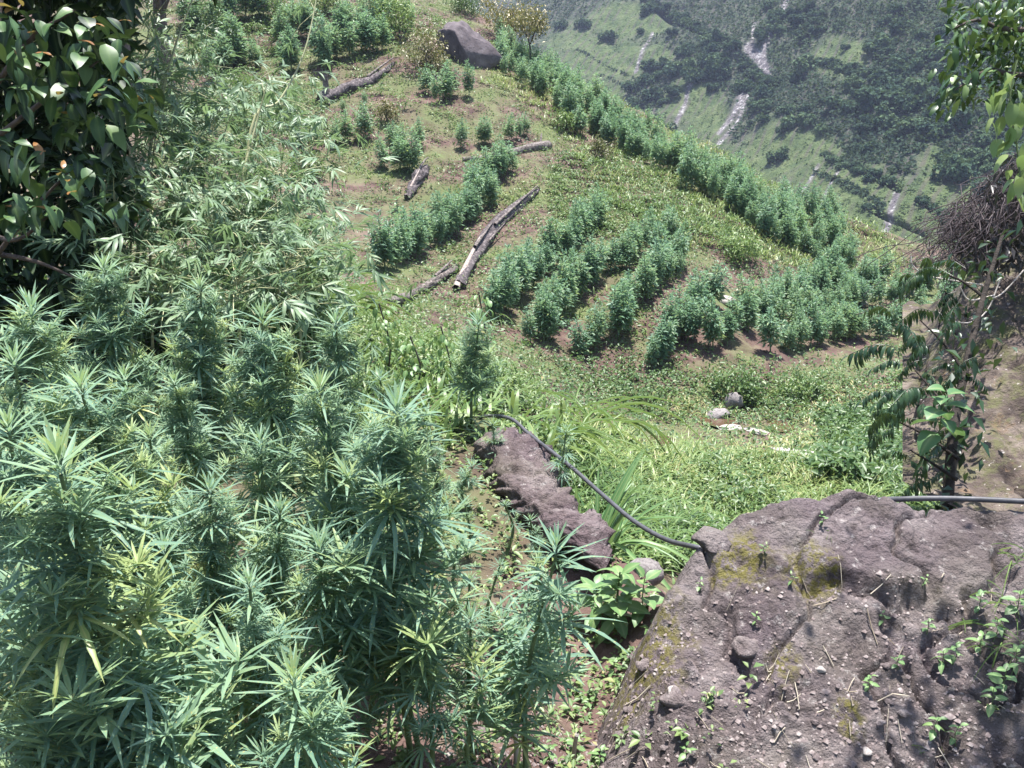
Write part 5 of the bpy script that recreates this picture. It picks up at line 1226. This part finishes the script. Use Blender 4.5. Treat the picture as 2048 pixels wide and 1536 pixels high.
# ------------------------------------------------------------------ right side: drooping shrub, dry vines, tree overhead
def droop_leaf(seed, n=11):
    r = random.Random(seed); mb = MB(); P = curve([(0, 0, 0), (0, .5, .10), (0, 1.0, -.12)], 8); V, Fc = tube(P, .008, 3); mb.add(V, Fc, .3)
    for k in range(n):
        t = .15 + .85 * k / (n - 1); f = t * 6.99; a = int(f); c = P[a] + (P[a + 1 if a < 7 else 7] - P[a]) * (f - a)
        for s in ((-1, 1) if k < n - 1 else (0,)):
            V, Fc, md = leaflet(r.uniform(.22, .36), .072, .5, .2, 4); V = rotx(V, r.uniform(-1.1, -.4)); V = rotz(V, -s * r.uniform(.7, 1.1)); mb.add(V + c, Fc, .35 + r.uniform(-.25, .25), md)
    return mb.mesh('compound_leaf', M['shrub_leaf'])
DL = [droop_leaf(s) for s in range(3)]
def shrub_right():
    r = random.Random(8); b = px(1905, 1010, 5.3); b[2] -= .3; root = empty('drooping_shrub', b)
    def W(u, v, d=None): return px(u, v, d if d is not None else 5.2 + 1.3 * (1010 - v) / 600) - b
    limbs = [[(0, 0, 0), W(1905, 880), W(1930, 740), W(1965, 600), W(2005, 470)], [W(1925, 880), W(1880, 800), W(1830, 740)], [W(1940, 760), W(1890, 690), W(1840, 640)], [W(1920, 920), W(1850, 870), W(1790, 840)], [W(1975, 600), W(1920, 560), W(1860, 540)], [W(1915, 960), W(1870, 930), W(1820, 900)]]
    LO = []
    for k, l in enumerate(limbs):
        V, Fc = tube(curve(l, 14), np.linspace(.035 if k == 0 else .012, .012 if k == 0 else .004, 14), 7); mb = MB(); mb.add(V, Fc); LO.append(obj('trunk' if k == 0 else 'limb', mb.mesh('limb', M['dark_bark'], True), root))
    tips = [(1840,740,-1),(1800,700,-1),(1870,690,-1),(1830,610,-1),(1880,560,-1),(1790,830,-1),(1840,860,-1),(1870,800,-1),(1820,770,-1),(1890,640,-1),(1860,720,-1),(1900,760,-1),(1880,900,-1),(1850,930,-1),(1910,700,-1),(1900,850,-1),(1870,530,-1),(1920,600,-1),(1830,840,-1),(1900,930,-1)]
    for k in range(52):
        u, v, _ = tips[k % len(tips)]; u += r.gauss(-36, 34); v += r.gauss(0, 30)
        az = math.pi / 2 + r.gauss(0, 1.0)
        u = min(u, 1905 + (1000 - v) * .24 - 30 + r.gauss(0, 8))
        mw = Matrix.Translation(W(u + 30, v - 8, 5.2 + 1.2 * (1010 - v) / 600 + r.gauss(0, .15))) @ Matrix.Rotation(az, 4, 'Z') @ Matrix.Rotation(r.uniform(-.7, .1), 4, 'X') @ Matrix.Scale(.24 * r.uniform(.6, 1.25), 4)
        pos = np.array(mw.translation); best = min(range(len(limbs)), key=lambda q: np.linalg.norm(np.array([np.asarray(p_, float) for p_ in limbs[q]]) - pos, axis=1).min())
        obj('compound_leaf', r.choice(DL), LO[best], mw)
    g = np.random.default_rng(95); N = 170; t = g.random(N); P = curve(limbs[0], 100); c = P[(t * 99).astype(int)]
    PP = c + g.normal(size=(N, 3)) * np.array([.09, .12, .08]) + np.array([-.02, 0, 0]); D = g.normal(size=(N, 3)); D[:, 2] -= .6; D[:, 0] -= .3; L = g.uniform(.05, .11, N)
    V, Fc, t4, md = leaf_quads(PP, D, np.array([0, 0, 1.]) + g.normal(size=(N, 3)) * .4, L, L * .45, .15 + g.normal(size=N) * .15, .2); mb = MB(); mb.add(V, Fc, t4, md)
    o = obj('inner_foliage', mb.mesh('inner_foliage', M['shrub_leaf']), root); o['kind'] = 'stuff'
    tag(root, 'dark shrub with drooping feathered leaves along the edge of the rock face', 'shrub')
shrub_right()
# round pale leaves of a creeper low in the shrub
for k, (u, v, L) in enumerate([(1880,800,.16),(1860,850,.16),(1850,835,.13),(1900,870,.13),(1870,960,.14)]): pass
leafy_weed(tuple(px(1875, 900, 5.3)), .34, .19, 12, 'creeper with large round grey green leaves low in the drooping shrub', seed=14, name='creeper', leaves=[broad_leaf(7, W=.85, droop=.3, tint=-.1), broad_leaf(8, W=.8, droop=.5, tint=.0)])
def dry_vines():
    r = random.Random(21); mb = MB(); b = px(2030, 400, 6.9)
    for k in range(620):
        u0 = r.uniform(1900, 2120); v0 = r.uniform(300, 410) + max(0, 2040 - u0) * .75; ln = r.uniform(30, 130); dr = r.gauss(-.30, .75); d = 6.9 + r.gauss(0, .2)
        pts = [px(u0, v0, d)]
        for q in range(1, 5): pts.append(px(u0 + dr * ln * q / 4 + r.gauss(0, 10), v0 + ln * q / 4 + r.gauss(0, 9), d + r.gauss(0, .03)))
        V, Fc = tube(curve(pts, 8) - b, r.uniform(.0013, .004), 3); mb.add(V, Fc)
    root = empty('dry_vine', b); o = obj('hanging_stems', mb.mesh('hanging_stems', M['twig']), root); o['kind'] = 'stuff'
    for k, l in enumerate([[(2000,560),(1975,620),(1940,645),(1900,640),(1870,620)], [(1965,570),(1900,560),(1850,550),(1825,530),(1822,512)], [(1900,555),(1870,535),(1845,515)], [(1990,590),(1940,600),(1920,575)], [(2048,540),(2000,590),(1960,600)]]):
        V, Fc = tube(curve([px(u, v, 6.6) - b for u, v in l], 16), .005, 5); mb2 = MB(); mb2.add(V, Fc); obj('bare_branch', mb2.mesh('bare_branch', M['paletwig'], True), root)
    g = np.random.default_rng(97); N = 1700; u = g.uniform(1900, 2110, N); v = g.uniform(310, 540, N); d = 6.9 + g.normal(size=N) * .15; kp = u > 2010 - (v - 300) * .42; u, v, d = u[kp], v[kp], d[kp]; N = len(u)
    PP = np.stack([(u - 1024) / F * d, d * (CP + (768 - v) / F * SP), d * (-SP + (768 - v) / F * CP)], 1) - b; D = g.normal(size=(N, 3)); D[:, 2] -= 1; L = g.uniform(.04, .09, N)
    V, Fc, t4, md = leaf_quads(PP, D, np.array([0, -1., .3]) + g.normal(size=(N, 3)) * .4, L, L * .35, .1 + g.normal(size=N) * .1, .2); mb = MB(); mb.add(V, Fc, t4, md); o = obj('withered_leaves', mb.mesh('withered_leaves', M['withered']), root); o['kind'] = 'stuff'
    tag(root, 'tangle of dry grey hanging vines over the top of the rock face', 'vine')
M['withered'] = leaf_mat('withered_leaf', [(0, (.03, .028, .028)), (1, (.10, .085, .085))], trans=.1)
dry_vines()
def over_tree():
    r = random.Random(31); b = np.array([5.2, 5.9, -2.0]); root = empty('tree', b)
    limbs = [[(0, 0, -.5), (-.1, 0, 1.2), (-.3, -.2, 2.4), (-.6, -.5, 3.4)], [(-.25, -.15, 2.2), px(2060, 60, 7.4) - b, px(1960, 40, 7.6) - b, px(1900, 60, 7.6) - b], [(-.3, -.2, 2.4), (-1.2, -.8, 3.0), (-2.2, -1.5, 3.3), (-3.0, -2.2, 3.2)], [(-.25, -.1, 2.0), px(2080, 150, 7.4) - b, px(1980, 140, 7.6) - b, px(1910, 180, 7.6) - b], [(-.6, -.5, 3.2), (-1.8, -1.8, 3.5), (-2.6, -2.6, 3.3)]]
    LO = []
    for k, l in enumerate(limbs):
        V, Fc = tube(curve(l, 14), np.linspace(.14 if k == 0 else .03, .05 if k == 0 else .006, 14), 8); mb = MB(); mb.add(V, Fc); LO.append(obj('trunk' if k == 0 else 'limb', mb.mesh('limb', M['bark'], True), root))
    TL = [glossy_leaf(11, .3, 'tree_leaf', .36), glossy_leaf(12, .55, 'tree_leaf', .4), glossy_leaf(13, .8, 'tree_leaf', .36)]
    cl = [(1930,40),(1990,30),(2040,60),(1910,90),(1960,100),(2020,130),(1900,150),(1940,170),(1990,180),(2040,10),(1890,200),(1920,0),(2050,190),(1970,60)]
    for k in range(290):
        u, v = cl[k % len(cl)]; u += r.gauss(0, 26); v += r.gauss(0, 20)
        if u < 1870: continue
        mw = Matrix.Translation(px(u, v, 7.6 + r.gauss(0, .25)) - b) @ Matrix.Rotation(r.uniform(0, 6.28), 4, 'Z') @ Matrix.Rotation(r.uniform(-1.1, .1), 4, 'X') @ Matrix.Rotation(r.uniform(-.4, .4), 4, 'Y') @ Matrix.Scale(.12 * r.uniform(.7, 1.25), 4)
        pos = np.array(mw.translation); best = min(range(len(limbs)), key=lambda q: np.linalg.norm(np.array([np.asarray(p_, float) for p_ in limbs[q]]) - pos, axis=1).min())
        obj('leaf', r.choice(TL), LO[best], mw)
    g = np.random.default_rng(99)
    # the crown goes on above and to the right of the view and shades the outcrop
    A = []
    for c, s, n in (((-3.2, -2.85, 3.4), (.34, .26, .2), 900), ((-2.5, -2.9, 3.45), (.45, .35, .25), 900), ((-.2, -2.0, 3.5), (.8, .6, .4), 900), ((-1.0, 2.4, 2.15), (.36, .3, .22), 1000), ((-.7, 2.4, 1.8), (.36, .25, .2), 500)):
        A.append(g.normal(size=(n, 3)) * np.array(s) + np.array(c))
    PP = np.concatenate(A); N = len(PP); D = g.normal(size=(N, 3)); D[:, 2] -= .4; L = g.uniform(.06, .11, N)
    # keep clear of the open view to the left
    W_ = PP + b; dep = W_[:, 1] * CP - W_[:, 2] * SP; uu_ = 1024 + F * W_[:, 0] / dep; vv_ = 768 - F * (W_[:, 1] * SP + W_[:, 2] * CP) / dep
    kp = ~((vv_ > -20) & (uu_ < 1895 + .25 * (100 - vv_).clip(0, 200))) & ~((vv_ > 215)); PP, D, L = PP[kp], D[kp], L[kp]; N = len(PP)
    V, Fc, t4, md = leaf_quads(PP, D, np.array([0, 0, 1.]) + g.normal(size=(N, 3)) * .4, L, L * .42, .4 + g.normal(size=N) * .25, .2); mb = MB(); mb.add(V, Fc, t4, md); o = obj('crown', mb.mesh('crown', M['tree_leaf']), root); o['kind'] = 'stuff'
    tag(root, 'glossy leaved tree reaching over from above the rock face', 'tree')
over_tree()
def hanging_vine():
    r = random.Random(41); b = px(2035, 120, 5.1); root = empty('hanging_vine', b)
    P = curve([(0, 0, 0), px(2020, 200, 5.1) - b, px(2035, 300, 5.1) - b, px(2042, 370, 5.1) - b], 12); V, Fc = tube(P, .005, 5); mb = MB(); mb.add(V, Fc); obj('stem', mb.mesh('stem', M['stem'], True), root)
    VL = [glossy_leaf(21, .3, 'vine_leaf', .55), glossy_leaf(22, .7, 'vine_leaf', .5)]
    for k in range(40):
        c = P[3 + k % 9] if k > 10 else P[k % 4 + 2]; mw = Matrix.Translation(c + np.array([r.gauss(0, .05), r.gauss(0, .05), r.gauss(0, .04)])) @ Matrix.Rotation(r.uniform(0, 6.28), 4, 'Z') @ Matrix.Rotation(r.uniform(-1.4, -.5), 4, 'X') @ Matrix.Scale(.12 * r.uniform(.6, 1.15), 4)
        obj('leaf', r.choice(VL), root, mw)
    tag(root, 'pale leafed vine hanging from the overhead tree', 'vine')
hanging_vine()
# grass and stems leaning in at the right edge of the outcrop
for k, (u, v, L, n) in enumerate([(2040,1290,.30,26),(2020,1200,.22,18),(2045,1120,.22,16),(1960,1280,.14,14),(1660,1075,.08,14),(1850,1490,.10,14)]):
    p = rock_at(u, v); tuft(p, L, n, ['grass tuft with long blades at the edge of the outcrop shade', 'thin grass tuft above the shaded seedlings', 'wispy grass tuft below the hose end', 'fine grass tuft beside the outcrop crack', 'dry grass tuft on the crest of the outcrop', 'fresh grass tuft among the shaded seedlings'][k], SLG, 'grass_tuft', 60 + k, .25, 'grass', 1.0, .03)

# ------------------------------------------------------------------ trees on the far side
def far_tree_mesh(seed, tall=1.0, n=620):
    r = np.random.default_rng(seed); nc = 9; cc = unit(r.normal(size=(nc, 3))) * r.uniform(.2, .7, (nc, 1)); cc[:, 2] = np.abs(cc[:, 2]) * .7 * tall + .35; cs = r.uniform(.2, .36, nc)
    k = r.integers(nc, size=n); dirn = unit(r.normal(size=(n, 3))); PP = cc[k] + dirn * cs[k][:, None] * r.uniform(.75, 1.1, (n, 1))
    D = unit(dirn + r.normal(size=(n, 3)) * .8); L = r.uniform(.13, .28, n)
    V, Fc, t4, md = leaf_quads(PP - D * L[:, None] * .5, D, dirn + np.array([0, 0, .6]), L, L * .75, .45 + r.normal(size=n) * .16, .1)
    mb = MB(); mb.add(V, Fc, t4, md); P_ = [(0, 0, -.6), (.03, 0, .1), (0, .03, .6)]; V, Fc = tube(P_, [.06, .05, .03], 5)
    mb.add(V, np.concatenate([Fc[:, :3], Fc[:, [0, 2, 3]]]), 0)
    me = mb.mesh('far_tree', M['far_leaf']); me.materials.append(M['bark'])
    mi = np.zeros(len(me.polygons), np.int32); mi[-len(Fc) * 2:] = 1; me.polygons.foreach_set('material_index', mi); return me
FT = [far_tree_mesh(s, 1 + .3 * (s % 3)) for s in range(6)]
zones = [(1400,150,90,55,26,1.0),(1440,110,70,40,16,.9),(1330,190,60,50,16,.9),(1250,230,60,40,10,.8),(1600,230,110,60,26,.75),(1760,190,120,70,42,1.0),(1880,240,110,70,34,1.0),(1700,260,90,50,20,.7),(1960,330,80,60,22,1.0),(1560,60,60,40,14,.9),(1610,40,60,40,10,.9),(1720,60,90,50,16,.8),(1840,110,80,60,20,.9),(1500,160,30,25,8,.8),(1200,60,90,40,12,.8),(1350,40,70,30,12,.8),(1900,450,30,40,3,.8)]
fr = random.Random(77); nft = 0
for a, b_, ra, rb, n_, s in zones:
    for k in range(int(n_ * .55)):
        u, v = a + fr.gauss(0, ra * .6), b_ + fr.gauss(0, rb * .6)
        if not (1080 < u < 2080 and -30 < v < 580) or nft >= 298: continue
        p = far_pt(np.array([u]), np.array([v]))[0]; sz = fr.uniform(1.8, 4.0) * s
        o = obj('far_tree', FT[fr.randrange(6)]); o.location = tuple(p + np.array([0, 0, -.15 * sz])); o.scale = (sz, sz, sz * fr.uniform(.8, 1.1)); o.rotation_euler = (0, 0, fr.uniform(0, 6.28)); nft += 1
        tag(o, 'rounded dark green tree in the woods on the far hillside', 'tree', 'trees scattered over the far hillside')
for pts, w in gullies:
    for (a, b_), (c_, d_) in zip(pts[:-1], pts[1:]):
        for t in np.arange(0, 1, 11 / math.hypot(c_ - a, d_ - b_)):
            if nft >= 298: break
            p = far_pt(np.array([a + (c_ - a) * t + fr.gauss(0, 5)]), np.array([b_ + (d_ - b_) * t + fr.gauss(0, 4)]))[0]; sz = fr.uniform(1.0, 2.0)
            o = obj('far_tree', FT[fr.randrange(6)]); o.location = tuple(p + np.array([0, 0, -.3 * sz])); o.scale = (sz, sz, sz * .8); o.rotation_euler = (0, 0, fr.uniform(0, 6.28)); nft += 1
            tag(o, 'low dark tree in a line along a gully of the far hillside', 'tree', 'trees lining the gullies of the far hillside')

def far_scrub():
    g = np.random.default_rng(101); N = 34000; u = g.uniform(1020, 2120, N); v = g.uniform(-80, 620, N); cv = cover(u, v)
    br = np.zeros(N); 
    for pts, w in screes: br = np.maximum(br, (seg_d(u, v, pts) < w * 1.2) * 1.0)
    kp = (br < .5) & (g.random(N) < np.where(cv > .4, .55, .9)); u, v, cv = u[kp], v[kp], cv[kp]
    P = far_pt(u, v); ph = np.sin((P @ acr) * 2.6 + .6); zone = fbm(P[:, 0] * .05, P[:, 2] * .05, 3, 36) > -.25
    kr = ~((cv > .25) & zone & (ph > -.1)); P, cv = P[kr], cv[kr]; k = 5; N = len(P) * k
    PP = np.repeat(P, k, 0) + g.normal(size=(N, 3)) * np.repeat(np.where(cv > .25, .22, .5), k)[:, None]; D = g.normal(size=(N, 3)); D[:, 2] = np.abs(D[:, 2]) * .6; L = g.uniform(.35, .95, N) * np.repeat(np.where(cv > .4, .6, 1.0), k)
    V, Fc, t4, md = leaf_quads(PP, D, np.array([-.3, -.3, 1.]) + g.normal(size=(N, 3)) * .4, L, L * .7, np.repeat(np.clip(.22 + .68 * cv + .4 * fbm(P[:, 0] * .05, P[:, 2] * .05, 3, 35), 0, 1), k) + g.normal(size=N) * .12, .1)
    mb = MB(); mb.add(V, Fc, t4, md)
    for q in range(16):                     # hedges along the terrace edges
        u0, v0 = g.uniform(1130, 1900), g.uniform(20, 520); ln = g.uniform(60, 220); sl = g.uniform(.42, .68); m = int(ln / 2.2)
        t = np.sort(g.random(m)) * ln; uu_ = u0 + t; vv_ = v0 + t * sl + 7 * fbm(t * .03 + q, t * 0 + q, 2, 37)
        kp2 = (uu_ < 2080) & (vv_ < 590); uu_, vv_ = uu_[kp2], vv_[kp2]
        if len(uu_) < 4: continue
        Ph = np.repeat(far_pt(uu_, vv_), 6, 0); n_ = len(Ph); Ph = Ph + g.normal(size=(n_, 3)) * np.array([.2, .2, .15]) + np.array([0, 0, .15]); D = g.normal(size=(n_, 3)); L = g.uniform(.3, .7, n_)
        V, Fc, t4, md = leaf_quads(Ph, D, np.array([-.3, -.3, 1.]) + g.normal(size=(n_, 3)) * .4, L, L * .7, .05 + g.normal(size=n_) * .08, .1); mb.add(V, Fc, t4, md)
    return mb.mesh('far_scrub', M['far_scrub'])
tag(obj('far_scrub', far_scrub()), 'scrub and low crops covering the far hillside', 'scrub', kind='stuff')

# ------------------------------------------------------------------ haze
def haze():
    x0, x1, y0, y1, z0, z1 = -420, 520, -30, 640, -140, 200
    V = [(x, y, z) for x in (x0, x1) for y in (y0, y1) for z in (z0, z1)]
    Fc = [(0, 1, 3, 2), (4, 6, 7, 5), (0, 4, 5, 1), (2, 3, 7, 6), (0, 2, 6, 4), (1, 5, 7, 3)]
    m, nt, out = new_mat('haze')
    vol = nt.nodes.new('ShaderNodeVolumePrincipled'); vol.inputs['Color'].default_value = (.62, .70, 1, 1); vol.inputs['Density'].default_value = 0.0003; vol.inputs['Anisotropy'].default_value = .2
    nt.links.new(vol.outputs[0], out.inputs['Volume'])
    me = mesh_np('haze', np.array(V, float), np.array(Fc)); me.materials.append(m); tag(obj('haze', me), 'thin blue haze filling the valley', 'haze', kind='stuff')
haze()
